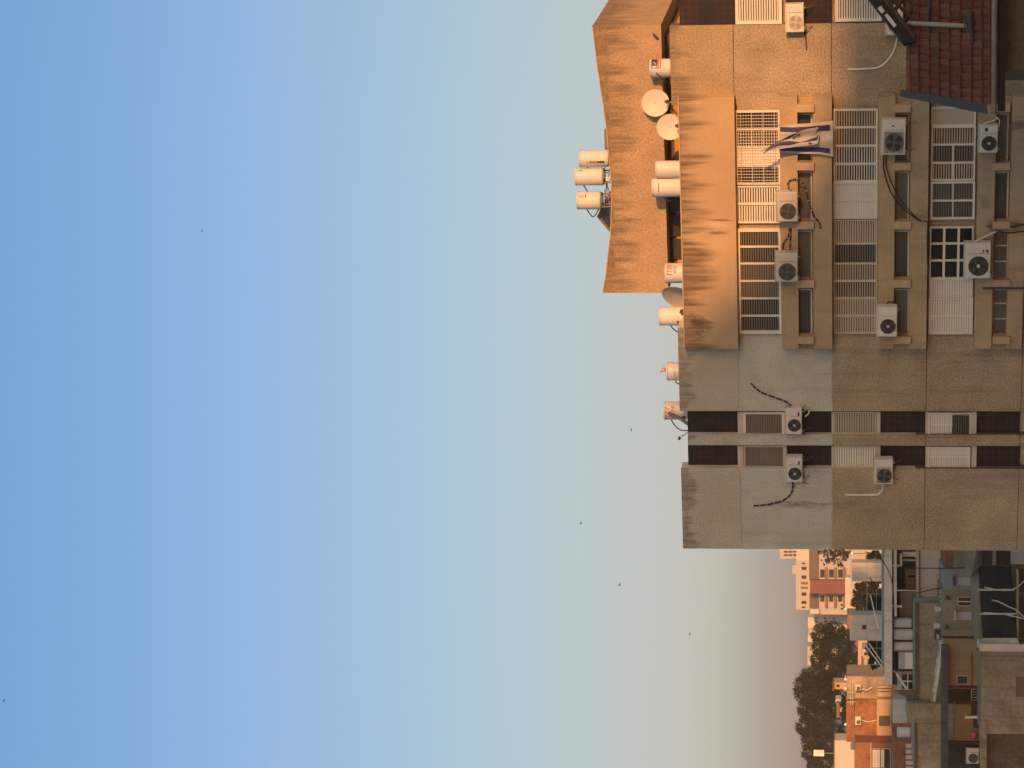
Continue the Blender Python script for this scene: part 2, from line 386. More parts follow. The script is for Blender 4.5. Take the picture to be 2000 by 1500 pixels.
# top floor
fo, (x0,x1,z0,z1) = window(1436, 1524, 216, 361, .16, [(216,252,('dim_slat',.42)),(252,287.5,('cream_slat',.42)),(287.5,324,('white_slat',.95)),(324,361,('dim_slat',.42))])
s = MB()
for k in range(4):
    zz = z0 + (z1-z0)*(k+.5)/4; s.box(x0+.02, x1-.02, -.2, -.188, zz-.006, zz+.006)
for k in range(24):
    xx = x0 + (x1-x0)*(k+.5)/24; s.box(xx-.005, xx+.005, -.186, -.174, z0+.02, z1-.02)
B.part(s, 'security_grille', 'window_white', fo)
window(1438.5, 1524, 363, 436, .12, [(363,398.5,('white_slat',.55)),(398.5,436,('white_slat',.62))], fw=3.2)
window(1440, 1527.5, 446.5, 652, .16, [(446.5,482,D),(482,515,D),(515,549,('dim_slat',.75)),(549,583,('dim_slat',.8)),(583,617,D),(617,652,D)], fw=6.5)
# middle floor
window(1628, 1714, 213, 356, .14, [(213,249,Co),(249,285,Co),(285,320.5,Wo),(320.5,356,Wo)], fw=3.4)
window(1627, 1714, 356.5, 427.5, .2, [(356.5,391,G),(391,427.5,G)], fw=3, fm='grey_slat')
window(1628, 1713, 429, 652, .12, [(429,476,('cream_slat',.7)),(476,515,D),(515,549,('cream_slat',.55)),(549,583,('cream_slat',.42)),(583,617,('cream_slat',.7)),(617,652,('cream_slat',.72))], fm='cream_frame', fw=2.6)
# lower floor
window(1818.5, 1906, 209, 246, .12, [(209,246,('cream_slat',.97))], fw=3)
window(1818.5, 1905, 246.5, 353, .15, [(246.5,282.5,Co),(282.5,318,D),(318,353,Co)], fw=3.2)
window(1817.5, 1904, 354.5, 428.5, .17, [(354.5,392,('dim_slat',.4),'pane_brown'),(392,428.5,('dim_slat',.3),'pane_brown')], fw=4)
for a_, c_ in ((283,317.5),(318.5,352),(355.5,391),(392.5,427.5)):
    q_ = B.rect(1860, 1863, a_, c_, -.155); B.part(MB().box(q_[0], q_[1], -.118, -.1, q_[2], q_[3]), 'transom', 'window_white')
fo, (x0,x1,z0,z1) = window(1815.5, 1901, 443, 545, .14, [(443,476,None),(476,509,None),(509,545,None)], fw=3)
s = MB()
for q in (.34, .67):
    zz = z0+(z1-z0)*q; s.box(x0+.05, x1-.05, -.144, -.1, zz-.035, zz+.035)
B.part(s, 'mullion', 'window_white', fo)
window(1815, 1900, 545.5, 580, .15, [(545.5,580,('white_slat',.86))], fw=2.4, fm='white_slat')
window(1814, 1900, 581, 653, .16, [(581,617,('white_slat',.84)),(617,653,('white_slat',.88))], fw=3)
# strip windows
window(1452, 1531.5, 805, 853, -.17, [(805,853,('dim_slat',.85))], fw=4.6)
window(1628, 1714.5, 805, 848, -.19, [(805,848,('cream_slat',.7))], fm='cream_frame', fw=2.6)
fo, (x0,x1,z0,z1) = window(1813, 1897, 806, 853, -.17, [(806,830,('white_slat',.9)),(830,853,('white_slat',.85))], fw=3.4)
s = MB(); z2 = z0+(z1-z0)*.44
s.box(x0+.07, x1-.07, .115, .13, z0+.07, z2)
B.part(s, 'pane', 'pane_dark', fo)
s = MB()
for k in range(7):
    zz = z0+.09+(z2-z0-.08)*k/7; s.box(x0+.07, x1-.07, .095, .112, zz, zz+.022)
B.part(s, 'shutter', 'dim_slat', fo)
window(1453, 1532, 871, 914, -.19, [(871,914,('dim_slat',.92))], fm='cream_frame', fw=2.6)
window(1628, 1713, 871, 914, -.19, [(871,914,('white_slat',.8))], fm='cream_frame', fw=2.6)
window(1812, 1895, 873, 917, -.14, [(873,892.5,('white_slat',.92)),(892.5,917,('white_slat',.88))], fw=3.4)
# right hand strip
window(1436, 1527, -28, 47, .02, [(-28,47,('white_slat',.62))], fw=6)
window(1631, 1722, -28, 42, .02, [(-28,42,('white_slat',.6))], fw=6)
for iy0, iy1 in ((803,849),(870,915)):
    for a, c in ((1441,1452),(1531.5,1536.5),(1624,1628.5),(1714,1719.5),(1807.5,1813),(1897,1907)):
        x0, x1, z0, z1 = B.rect(a, c, iy0, iy1, .24)
        B.part(MB().box(x0+.01, x1-.01, .19, .3, z0, z1), 'sill', 'cream_frame')

# roof room
PN = -1.6
pts = [(1158,50),(1166,118),(1173,165),(1184,240),(1190,300),(1195,360),(1195.5,410),(1193,455),(1188,500),(1183,545),(1178.5,572)]
poly = []
rnd = random.Random(3)
for i in range(len(pts)-1):
    for k in range(4):
        a, c = pts[i], pts[i+1]; t = k/4
        q = B.hit(a[0]+(c[0]-a[0])*t + rnd.uniform(-.6,.6), a[1]+(c[1]-a[1])*t, -PN); poly.append((q[0], q[2]))
q = B.hit(*pts[-1], -PN); poly.append((q[0], q[2]))
q = B.hit(1305.5, 572, -PN); poly.append((q[0], q[2]))
xq = poly[0][0]
q = B.hit(1291, 50, -PN); poly.append((xq, poly[-1][1]))
B.part(MB().prism(poly[::-1], -PN, -PN+7.5), 'roof_room', 'roof_room_stucco')
cop = MB()
for i in range(len(poly)-3):
    a, c = poly[i], poly[i+1]
    cop.hull8([(a[0],-PN-.02,a[1]+.002),(c[0],-PN-.02,c[1]+.002),(c[0],-PN+.18,c[1]+.002),(a[0],-PN+.18,a[1]+.002)],
              [(a[0],-PN-.02,a[1]+.03),(c[0],-PN-.02,c[1]+.03),(c[0],-PN+.18,c[1]+.03),(a[0],-PN+.18,a[1]+.03)])
B.part(cop, 'coping', 'block_render')
x0 = bx(1310, 545, -2.7); x1 = bx(1310, 66, -2.7)
mat('base_paint', (.46, .25, .09), .9, .15, 1)
zs = poly[-2][1]
bs = MB().box(x0, x1, 2.7, 8, zroof+.02, zs-.22); B.part(bs, 'roof_room_base', 'base_paint')
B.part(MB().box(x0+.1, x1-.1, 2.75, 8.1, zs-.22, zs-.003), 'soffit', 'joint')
for a, c in ((386,412),(418,460),(466,505)):
    r = B.rect(1306, 1340, a, c, 2.68)
    B.part(MB().box(r[0], r[1], 2.64, 2.71, r[2], r[3]), 'tile_panel', 'pane_brown')
a = B.rect(1187, 1200, 242, 285, 5.0)
B.part(MB().box(a[0], a[1], 4, 6, a[2], a[3]), 'roof_lump', 'roof_room_stucco')

# ------------------------------------------------------------------ air conditioners
mat('ac_case', (.58, .55, .50), .45, .05, 3, dirt=.08, spec=.4)
mat('ac_beige', (.52, .47, .40), .5, .05, 3, dirt=.1)
mat('ac_wire', (.075, .068, .06), .5, .05, 5)
mat('ac_grille', (.13, .115, .095), .5, .05, 5)
mat('ac_dark', (.03, .027, .025), .5, .1, 5)
mat('ac_dark_blade', (.07, .062, .055), .5, .1, 5)  # dark blade tone that keeps the fans low in contrast
mat('ac_blade', (.26, .22, .17), .5, .05, 4)
mat('black_hose', (.025, .023, .022), .6, .2, 8)
mat('white_pipe', (.68, .66, .62), .5, .08, 4, dirt=.1)
mat('steel', (.20, .19, .18), .5, .2, 4, metal=.4)
mat('tape', (.6, .56, .5), .6)
mat('mark_red', (.14, .035, .03), .6); mat('mark_dark', (.05, .045, .05), .6)
ACG = 'air conditioners hung on the tan apartment block'
def hose(T, pts, r, mt, par=None, tape=False):
    P = smooth_path([T.hit(*p) for p in pts])
    h = MB().tube(P, r, 6); ho = T.part(h, 'hose', mt, par, True)
    if tape:
        s = MB()
        for k in range(3, len(P)-2, 4): s.tube([P[k], P[k]+(P[k+1]-P[k])*.35], r*1.15, 6)
        T.part(s, 'tape_band', 'tape', ho)
    return ho
def hash_(v): return (math.sin(v*12.9898)*43758.5453) % 1.0
def ac(label, ix0, ix1, iy0, iy1, n, style='dark', case='ac_case', hoses=(), fr=None, phi=PHI, back=None, group=ACG, marks=(), bracket=True, depth=.34):
    fr = fr or B; yb = -n + depth
    c = fr.hit(ix1, (iy0+iy1)/2, -n); T = Thing('air_conditioner', label, 'air conditioner', fr.world(c), phi, group)
    x0, x1, z0, z1 = T.rect(ix0, ix1, iy0, iy1, 0)
    w_, h_ = x1-x0, z1-z0
    b = MB().bbox(x0, x1, 0, depth, z0+.03, z1, .02); b.box(x0-.012, x1+.012, -.012, depth, z1, z1+.018)
    co_ = T.part(b, 'casing', case)
    T.part(MB().box(x0+.07, x0+.16, .02, depth-.02, z0, z0+.03).box(x1-.16, x1-.07, .02, depth-.02, z0, z0+.03), 'foot', 'steel')
    r = min(h_*.37, w_*.31); cx, cz = x0 + w_*.36, z0 + h_*.49
    if style == 'square':
        T.part(MB().box(x0+.05, x0+w_*.66, -.012, -.001, z0+.09, z1-.06), 'grille_plate', 'ac_blade')
    dk = {'dark':'ac_dark','light':'ac_beige','square':'ac_grille','grey':'ac_grille'}[style]
    fg = T.part(MB().cyl((cx,-.014,cz), (0,1,0), r, .0135, 40), 'fan_opening', dk)
    bl = MB(); nb = 4
    for k in range(nb):
        a = 2*math.pi*k/nb + .5; p = []
        for rr, da in ((.2,-.15),(.95,-.3),(1.0,.05),(.9,.55),(.2,.5)): p.append((cx+r*rr*math.cos(a+da)*.97, cz+r*rr*math.sin(a+da)*.97))
        bl.prism(p, -.022, -.016)
    T.part(bl, 'fan_blade', {'dark':'ac_dark_blade','grey':'ac_dark_blade','light':'ac_blade','square':'ac_dark'}[style], fg)
    gr = MB()
    for k in range(4):
        rr = r*(1-.22*k); gr.tube([(cx+rr*math.cos(2*math.pi*i/28), -.03, cz+rr*math.sin(2*math.pi*i/28)) for i in range(29)], .006, 4)
    for k in range(12):
        a = 2*math.pi*k/12; gr.tube([(cx+r*.2*math.cos(a),-.03,cz+r*.2*math.sin(a)),(cx+r*math.cos(a),-.03,cz+r*math.sin(a))], .004, 4)
    T.part(gr, 'fan_grille', {'dark':'ac_wire','grey':'ac_wire','light':'ac_beige','square':'ac_wire'}[style], fg)
    if style in ('dark', 'light'): T.part(MB().cyl((cx,-.04,cz), (0,1,0), r*.17, .02, 16), 'hub', case, fg)
    mk = MB(); mk.box(x0+w_*.70, x0+w_*.70+.012, -.004, .01, z0+.08, z1-.08)
    T.part(mk, 'seam', 'ac_grille', co_)
    for u0,u1,v0,v1,mm in marks:
        T.part(MB().box(x0+w_*u0, x0+w_*u1, -.006, .004, z0+h_*v0, z0+h_*v1), 'maker_mark', mm, co_)
    if bracket:
        s = MB()
        for xx in (x0+.1, x1-.13):
            s.box(xx, xx+.03, .02, depth+.06, z0-.03, z0-.001)
            s.tube([(xx+.015,.06,z0-.03),(xx+.015,depth+.05,z0-.28)], .012, 4)
        T.part(s, 'bracket', 'steel')
    for hp, r_, mt, tp in hoses: hose(T, hp, r_, mt, None, tp)
    T.e.rotation_euler.y = R((hash_(ix0*7+iy0) - .5)*2.6)
    return T
d_ = .06
ac('air conditioner on the dark tiled strip above the tile roof, sunlit with brown blades', 1535,1572,8,63,.30,'light',hoses=[([(1570,60,.2),(1573,75,.28),(1574.5,98,.29)],.018,'black_hose',False)])
ac('shaded air conditioner half hidden by the black roof collector, white pipe bending up from it', 1730,1766,12,69,.36,'grey',hoses=[([(1752,68,.3),(1749,90,.33),(1738,112,.34),(1718,130,.34),(1690,134,.34),(1655,135,.34)],.028,'white_pipe',False)])
ac('largest air conditioner, square grey grille, beside the balcony window below the flag', 1722,1771,234,303,.92,'square',marks=[(.8,.84,.5,.6,'mark_dark')],hoses=[([(1727,303,.3),(1727,330,.36),(1740,372,.36),(1762,402,.38),(1790,425,.37),(1803,431,.37)],.02,'black_hose',False),([(1731,303,.3),(1733,330,.36),(1748,368,.36),(1770,402,.38),(1798,430,.37)],.018,'black_hose',False)])
ac('air conditioner with dark round fan just under the tile roof corner', 1912,1951,246,299,.92,'dark',marks=[(.8,.93,.55,.72,'mark_dark')],hoses=[([(1916,246,.2),(1925,240,.25),(1938,236,.3),(1947,232,.36)],.02,'white_pipe',False),([(1950,250,.1),(1952,236,.2),(1945,228,.3)],.014,'white_pipe',False)])
ac('beige air conditioner half in sunlight with a black cable looping over it', 1517,1560,376,433,.92,'grey','ac_beige',hoses=[([(1548,374,.2),(1540,366,.3),(1541,354,.36),(1554,350,.36),(1566,356,.36),(1573,368,.36),(1580,395,.36),(1590,422,.36),(1600,436,.36),(1602,446,.36)],.022,'black_hose',True)])
ac('beige air conditioner in half shade below two short black hoses from the wall', 1514,1560,495,551,.92,'grey','ac_beige',hoses=[([(1541,446,.4),(1539,462,.36),(1530,475,.36),(1530,486,.36),(1549,494,.3)],.022,'black_hose',True),([(1544,446,.4),(1543,470,.36),(1543,487,.36),(1553,496,.3)],.022,'black_hose',True)])
ac('bright white air conditioner with dark fan and white hub, leftmost one on the balcony bands', 1714,1754,600,658,.92,'dark','window_white',hoses=[([(1733,599,.3),(1733,591,.33),(1740,590,.34),(1750,590,.35)],.022,'black_hose',False)])
ac('grey white air conditioner mounted over the black paned grid window', 1884,1937,475,544,.95,'dark',marks=[(.74,.82,.12,.22,'mark_red'),(.74,.82,.28,.34,'mark_red')],hoses=[([(1905,474,.1),(1912,468,.2),(1925,462,.3),(1945,452,.4)],.03,'white_pipe',False)])
ac('air conditioner on the upper tiled strip, hose slanting up to its right', 1534,1568,798,849,.28,'dark',marks=[(.72,.86,.2,.3,'mark_red')],hoses=[([(1466,750,.27),(1474,758,.26),(1488,768,.25),(1510,776,.24),(1532,784,.22),(1545,793,.15)],.026,'black_hose',True),([(1566,790,.15),(1576,795,.24),(1580,806,.24),(1572,814,.2)],.022,'tape',False)])
ac('air conditioner on the left tiled strip, black hose curving up to its left', 1535,1569,894,942,.28,'dark',marks=[(.72,.86,.2,.3,'mark_red')],hoses=[([(1548,942,.2),(1548,952,.24),(1543,965,.26),(1530,976,.26),(1508,983,.26),(1487,986,.26),(1471,987,.27)],.030,'black_hose',True),([(1564,941,.2),(1572,943,.27),(1579,946,.27)],.012,'black_hose',False)])
ac('air conditioner with square grille and white pipe turning up beside it on the left block', 1708,1746,898,946,.28,'square',hoses=[([(1724,946,.2),(1723,955,.26),(1716,964,.27),(1704,966,.27),(1680,966,.27),(1650,965.5,.27)],.028,'white_pipe',False)])

# ------------------------------------------------------------------ rooftop water tanks
mat('tank_white', (.51, .505, .505), .5, .05, 2, dirt=.06)
mat('tank_rim', (.42, .37, .32), .6)
mat('label_blue', (.05, .045, .07), .5); mat('label_red', (.42, .07, .05), .5); mat('label_pale', (.62, .5, .42), .5); mat('label_black', (.03, .028, .02), .5); mat('label_gold', (.6, .4, .06), .4); mat('label_faded', (.55, .33, .27), .6)
TG = 'white water heater tanks on the apartment block roof'
def tank(label, ix0, ix1, iy0, iy1, n, base_z=None, decals=(), pipe=None, fr=None, phi=PHI, group=TG, base_gap=.2, top=True):
    fr = fr or B
    c = fr.hit(ix1, (iy0+iy1)/2, -n); T = Thing('water_tank', label, 'water tank', fr.world((c[0], c[1], c[2]-base_gap)), phi, group)
    x0, x1, z0, z1 = T.rect(ix0, ix1, iy0, iy1, 0); r = (x1-x0)/2; cx = (x0+x1)/2
    b = MB().lathe((cx,0,0), [(0,z0),(r*.97,z0),(r,z0+.03),(r,z1-.04),(r*.985,z1-.015),(r*.9,z1),(0,z1+.015)], 36)
    br = T.part(b, 'barrel', 'tank_white', None, True)
    T.part(MB().lathe((cx,0,0), [(r+.001,z0+.02),(r+.008,z0+.03),(r+.001,z0+.045)], 36).lathe((cx,0,0), [(r+.001,z1-.06),(r+.008,z1-.05),(r+.001,z1-.04)], 36), 'rim', 'tank_rim', br, True)
    lg = MB()
    for k in range(4):
        a = math.pi/4 + k*math.pi/2; lg.box(cx+r*.8*math.sin(a)-.02, cx+r*.8*math.sin(a)+.02, r*.8*math.cos(a)-.02, r*.8*math.cos(a)+.02, 0, z0)
    lg.tube([(cx+r*.85*math.sin(2*math.pi*i/20), r*.85*math.cos(2*math.pi*i/20), z0-.03) for i in range(21)], .02, 5)
    T.part(lg, 'stand', 'steel')
    for a0, a1, v0, v1, mm in decals:      # angles in degrees from the front, heights as fractions
        T.part(MB().lathe((cx,0,0), [(r+.006, z0+(z1-z0)*v0),(r+.006, z0+(z1-z0)*v1)], 6, 0, R(a0), R(a1)), 'decal', mm, br)
    if pipe: T.part(MB().tube(smooth_path([T.hit(p[0], p[1], p[2] if len(p) > 2 else 0) for p in pipe]), .018, 6), 'pipe', 'black_hose', None, True)
    return T
def script(a0, a1, v0, v1, mm, nchar=4, seed=1):
    """a row of brush-like letter strokes"""
    q = []; rn = random.Random(seed); da = (a1-a0)/nchar
    for k in range(nchar):
        s = a0 + da*k
        q.append((s, s+da*.28, v0, v1, mm)); q.append((s+da*.28, s+da*.8, v1-(v1-v0)*.22, v1, mm))
        if rn.random() < .6: q.append((s+da*.58, s+da*.8, v0+(v1-v0)*rn.choice((.1,.35)), v1-(v1-v0)*.22, mm))
    return q
tank('white tank with a black and gold label, above the right part of the roof room', 1131.5,1189,293,325.5,-2.6,decals=[(-20,-6,.12,.62,'label_black'),(-17,-14,.18,.34,'label_red'),(-17,-9,.36,.58,'label_gold'),(-24,-4,.64,.76,'label_gold')],pipe=[(1148,325,0),(1148,331,0)])
tank('white tank with a red mark near its top, middle one above the roof room', 1123.5,1178.5,328,361.5,-2.6,decals=[(50,62,.80,.86,'label_red'),(52,64,.72,.78,'label_red')],pipe=[(1139,361,0),(1144,368,0),(1147,374,0)],base_gap=.3)
tank('white tank with faded pink lettering, leftmost of the three above the roof room', 1127,1174,374,408.5,-2.6,decals=[(28,50,.65,.9,'label_faded'),(32,52,.58,.62,'mark_dark')],pipe=[(1146,408,0),(1151,416,0),(1157,423,0),(1163,420,0),(1167,412,0),(1170,409,0)],base_gap=.4)
tank('white tank with a dark blue and red label behind the right parapet', 1269.5,1312,115,151,-1.3,decals=[(10,80,.62,.90,'label_blue'),(10,80,.46,.61,'label_red')]+[(a,a+9,.50,.57,'label_pale') for a in (16,30,44,58)]+[(14,24,.66,.86,'label_pale'),(34,42,.7,.74,'label_pale'),(44,52,.76,.80,'label_pale')],pipe=[(1281,142,-.35),(1290,150,-.4),(1297,157,-.4),(1306,163,-.3)])
tank('plain white tank, right one of the touching pair before the roof room', 1281,1341,314,347,-1.0)
tank('white tank with one thin line of print, left one of the touching pair', 1273.5,1341,348.5,384,-.95,decals=[(-12,42,.78,.80,'label_dark' if False else 'mark_dark')],pipe=[(1294,383,0),(1303,390,0),(1312,394,0)])
tank('white tank with red lettering beside the large shaded dish', 1299,1352,514.5,552,-.9,decals=script(5,75,.70,.90,'label_red',4,2)+script(15,70,.55,.66,'label_red',5,3))
tank('white tank behind the large shaded dish at the balcony roof corner', 1287,1352,600,635,-1.0,decals=[(-30,-12,.38,.44,'mark_dark')],pipe=[(1308,634,0),(1317,644,0),(1328,649,0),(1340,645,0)])
tank('short white tank with a grey label and a pigeon on top', 1302,1360,708,742,-.9,decals=[(-20,20,.66,.74,'tank_rim'),(-14,18,.52,.60,'tank_rim')],pipe=[(1318,741,0),(1322,748,0),(1330,751,0)])
tank('tank with large red lettering and a dark strut leaning on it', 1296.5,1365,785,818.5,-.9,decals=script(-45,50,.80,.94,'label_red',4,5)+script(-30,55,.67,.77,'label_red',4,6)+[(-45,-15,.38,.46,'mark_dark')],pipe=[(1310,818,0),(1318,831,0),(1330,840,0),(1345,841,0)])
# leaning strut by the last tank
c = B.hit(1345, 830, .5); T = Thing('leaning_strut', 'dark flat strut leaning toward the red lettered tank', 'strut', B.world(c), PHI)
T.part(MB().tube([T.hit(1345,829,0),T.hit(1330,818,0),T.hit(1305,806,-.03)], .06, 4), 'bar', 'steel')
c = B.hit(1345, 853, .3); T = Thing('roof_fixture', 'little dark lamp on a bent rod at the roof edge between the tiled strips', 'rod', B.world(c), PHI)
T.part(MB().tube(smooth_path([T.hit(1345,843,0),T.hit(1338,848,0),T.hit(1330,852,0)]), .012, 5).tube(smooth_path([T.hit(1342,845,0),T.hit(1332,853,0)]), .012, 5), 'rod', 'steel')
T.part(MB().sphere(T.hit(1327,856,0), (.06,.06,.05)), 'lamp_head', 'mark_dark')
# pigeon
mat('pigeon', (.42, .33, .27), .8, .25, 9)
c = B.hit(1303, 722, .9); T = Thing('pigeon', 'plump pigeon perched on the short water tank', 'bird', B.world(c), PHI)
b = MB().sphere((0,0,.11), (.06,.12,.07), 12, 8).sphere((-.05,-.03,.2), .036, 10, 6).tube([(-.02,-.02,.15),(-.045,-.03,.19)], .035, 8)
b.hull8([(.05,.02,.1),(.13,.04,.06),(.13,.06,.06),(.05,.04,.1)], [(.05,.02,.13),(.13,.04,.075),(.13,.06,.075),(.05,.04,.13)]).tube([(-.08,-.035,.2),(-.105,-.04,.19)], .008, 5)
b.tube([(0,-.02,0),(0,-.02,.06)], .008, 4).tube([(0,.02,0),(0,.02,.06)], .008, 4)
T.part(b, 'body', 'pigeon', None, True)

# ------------------------------------------------------------------ satellite dishes
mat('dish', (.50, .465, .42), .55, .06, 2, dirt=.06); mat('dish_shaded', (.36, .315, .27), .6, .06, 2, dirt=.08)  # second, darker tone carries the shade on the dish turned from the sun
def dish(label, ix, iy, rpx, n, face, mt, lnb):
    """face: direction the bowl looks, in the block's frame"""
    base = B.hit(1348, iy, -n)
    T = Thing('satellite_dish', label, 'satellite dish', B.world(base), PHI, 'satellite dishes on the apartment block roof')
    c = Vector(T.hit(ix, iy, 0)); r = rpx / 66.0; ax = Vector(face).normalized()
    u = Vector((1,0,0)); u = (u - ax*u.dot(ax)).normalized(); v = ax.cross(u)
    vs, fs, nn, rings = [], [], 36, 7
    for side in (0, 1):
        for j in range(rings+1):
            rr = r*j/rings; off = -.22*r*(1-(j/rings)**2) - side*.02
            for i in range(nn):
                a = 2*math.pi*i/nn; vs.append(c + u*rr*math.cos(a) + v*rr*1.04*math.sin(a) + ax*off)
    for side in (0, 1):
        s0 = side*(rings+1)*nn
        for j in range(rings):
            for i in range(nn):
                q = (s0+j*nn+i, s0+j*nn+(i+1)%nn, s0+(j+1)*nn+(i+1)%nn, s0+(j+1)*nn+i); fs.append(q if side else q[::-1])
    e0, e1 = rings*nn, (2*rings+1)*nn
    for i in range(nn): fs.append((e0+i, e0+(i+1)%nn, e1+(i+1)%nn, e1+i))
    T.part(MB().add(vs, fs), 'reflector', mt, None, True)
    lp = c + ax*r*1.0 + Vector(lnb)*r
    T.part(MB().tube([c - Vector((0,0,1))*r*.95 - ax*.02, lp], .014, 5), 'feed_arm', 'mark_dark')
    fd = T.part(MB().cyl(lp - ax*.02, -ax, .05, .12, 12).box(lp.x-.05, lp.x+.05, lp.y-.05, lp.y+.05, lp.z-.10, lp.z-.02), 'feed_horn', 'mark_dark')
    b0 = c - ax*.25*r
    T.part(MB().tube([(b0.x, b0.y+.1, 0), (b0.x, b0.y+.1, b0.z)], .03, 8).tube([(b0.x, b0.y+.1, b0.z), tuple(c - ax*.22*r)], .03, 8), 'mast', 'steel')
dish('cream satellite dish standing highest, right of the other lit dish', 1280, 201, 27, -1.35, (.30,-1,.10), 'dish', (.0,0,-.95))
dish('cream satellite dish cut by the balcony parapet, lower of the two lit ones', 1308.5, 248, 25.5, -.55, (.26,-1,.08), 'dish', (.05,0,-.65))
dish('large satellite dish toned as shaded, tilted away at the shaded end of the parapet', 1331, 584, 41, -.6, (-.62,-.72,.30), 'dish_shaded', (.1,0,-.3))

# ------------------------------------------------------------------ solar collector on the roof room
mat('collector_glass', (.035, .03, .03), .2, .1, 2, spec=.5); mat('frame_brown', (.16, .10, .06), .6)
c = B.hit(1200, 425, 3.0); T = Thing('solar_collector', 'dark tilted solar collector peeping over the sagging edge of the roof room', 'solar panel', B.world(c), PHI)
P = [T.hit(p[0], p[1], 0) for p in ((1204,388),(1183,392),(1166,424),(1205,470))]
T.part(MB().prism([(p[0],p[2]) for p in P][::-1], 0, 1.2), 'panel_frame', 'frame_brown')
P2 = [T.hit(p[0], p[1], -.01) for p in ((1203,396),(1186,400),(1173,424),(1203,461))]
T.part(MB().prism([(p[0],p[2]) for p in P2][::-1], -.012, -.002), 'glass', 'collector_glass')
c = B.hit(1195, 345, 2.7); T = Thing('pipework', 'jumble of dark pipes and pale fittings under the roof room tanks', 'pipes', B.world(c), PHI)
rn = random.Random(5); s = MB(); s2 = MB()
for k in range(14):
    a = T.hit(rn.uniform(1181,1198), rn.uniform(296,405), rn.uniform(-.1,.2)); b_ = T.hit(rn.uniform(1178,1198), rn.uniform(300,412), rn.uniform(-.1,.2))
    s.tube([a, b_], .014, 5)
for k in range(7):
    a = T.hit(rn.uniform(1184,1193), rn.uniform(298,352), -.12); s2.cyl(a, (0,0,1), .03, .12, 8)
T.part(s, 'pipe', 'steel'); T.part(s2, 'fitting', 'white_pipe')
# clips along the roof room edge
c = B.hit(1285, 72, 1.6); T = Thing('wall_hook', 'small dark bracket on the roof room wall near its right corner', 'bracket', B.world(c), PHI)
T.part(MB().tube(smooth_path([T.hit(1275,66,-.02),T.hit(1281,71,-.14),T.hit(1285,75,-.06)]), .025, 6), 'hook', 'mark_dark')

# ------------------------------------------------------------------ flag
mat('cloth_white', (.40, .37, .345), .85, .05, 4); mat('cloth_blue', (.035, .035, .10), .85, .1, 4)
c = B.hit(1627, 272, -.8); T = Thing('flag', 'blue and white striped flag hung over the balcony band, one corner blown up', 'flag', B.world(c), PHI)
def sheet(L1, L2, nu, nv, ripple, colf, off):
    P1, P2 = L1, L2
    def at(L, t):
        k = t*(len(L)-1); i = min(int(k), len(L)-2); f = k-i
        return (L[i][0]+(L[i+1][0]-L[i][0])*f, L[i][1]+(L[i+1][1]-L[i][1])*f)
    vs, fs, ms = [], [], []
    for i in range(nu+1):
        a, b_ = at(P1, i/nu), at(P2, i/nu)
        for j in range(nv+1):
            t = j/nv; vs.append(T.hit(a[0]+(b_[0]-a[0])*t, a[1]+(b_[1]-a[1])*t, off + ripple(i/nu, t)))
    q = MB(); q.v = vs
    for i in range(nu):
        for j in range(nv):
            q.f.append((i*(nv+1)+j, i*(nv+1)+j+1, (i+1)*(nv+1)+j+1, (i+1)*(nv+1)+j)); q.m.append(colf((i+.5)/nu, (j+.5)/nv))
    return q
q = sheet([(1521,241.5),(1545,242.5),(1575,241),(1600,238.5),(1627,235.5)], [(1522,298),(1545,299),(1575,300.5),(1600,301),(1627.5,306)], 40, 46,
          lambda u, v: .025*math.sin(v*14+u*3) + .02*math.sin(u*9+v*5), lambda u, v: 1 if (.11 < v < .28 or .79 < v < .94) and .015 < u < .955 else 0, .17)
cl = T.part(q, 'cloth', ['cloth_white', 'cloth_blue'], None, True)
SK = [(.06,.58,.70),(.10,.57,.78),(.2,.60,.78),(.36,.70,.76),(.43,.71,.745),(.5,.60,.80),(.57,.48,.82),(.71,.32,.66),(.86,.25,.60),(.95,.3,.5)]
def stripe(u, v):
    for (a, b0, b1), (c_, d0, d1) in zip(SK, SK[1:]):
        if a <= u < c_:
            f = (u-a)/(c_-a); return b0+(d0-b0)*f < v < b1+(d1-b1)*f
    return False
q = sheet([(1598,251),(1590,250),(1575,252),(1562,256.5),(1546,263),(1530,271),(1508,283),(1486,296)], [(1600,262),(1598,280),(1585,283.5),(1562,286),(1540,288.5),(1516,292),(1500,296),(1494,300)], 70, 60,
          lambda u, v: .07*math.sin(v*math.pi) * (1-.5*u) - .03*math.sin(v*8+u*4) - .25*u,
          lambda u, v: 1 if stripe(u, v) or v < .28*(1-abs(u-.60)/.16) or (.84 < v < .95 and .27 < u < .31) else 0, -.05)
fl = T.part(q, 'blown_corner', ['cloth_white', 'cloth_blue'], None, True)
s = MB()
for pts_ in (((1547,268.5),(1554,266.5),(1550,271)),((1555,264),(1563,261),(1562,265.5)),((1551,267),(1557,262.5),(1557,264.5))):
    P = [T.hit(p[0], p[1], -.17) for p in pts_]; s.prism([(p[0],p[2]) for p in P], -.175, -.165)
T.part(s, 'star', 'cloth_blue', fl)
T.part(MB().sphere(T.hit(1596,250.5,-.12), .035), 'tie_knob', 'cloth_white')

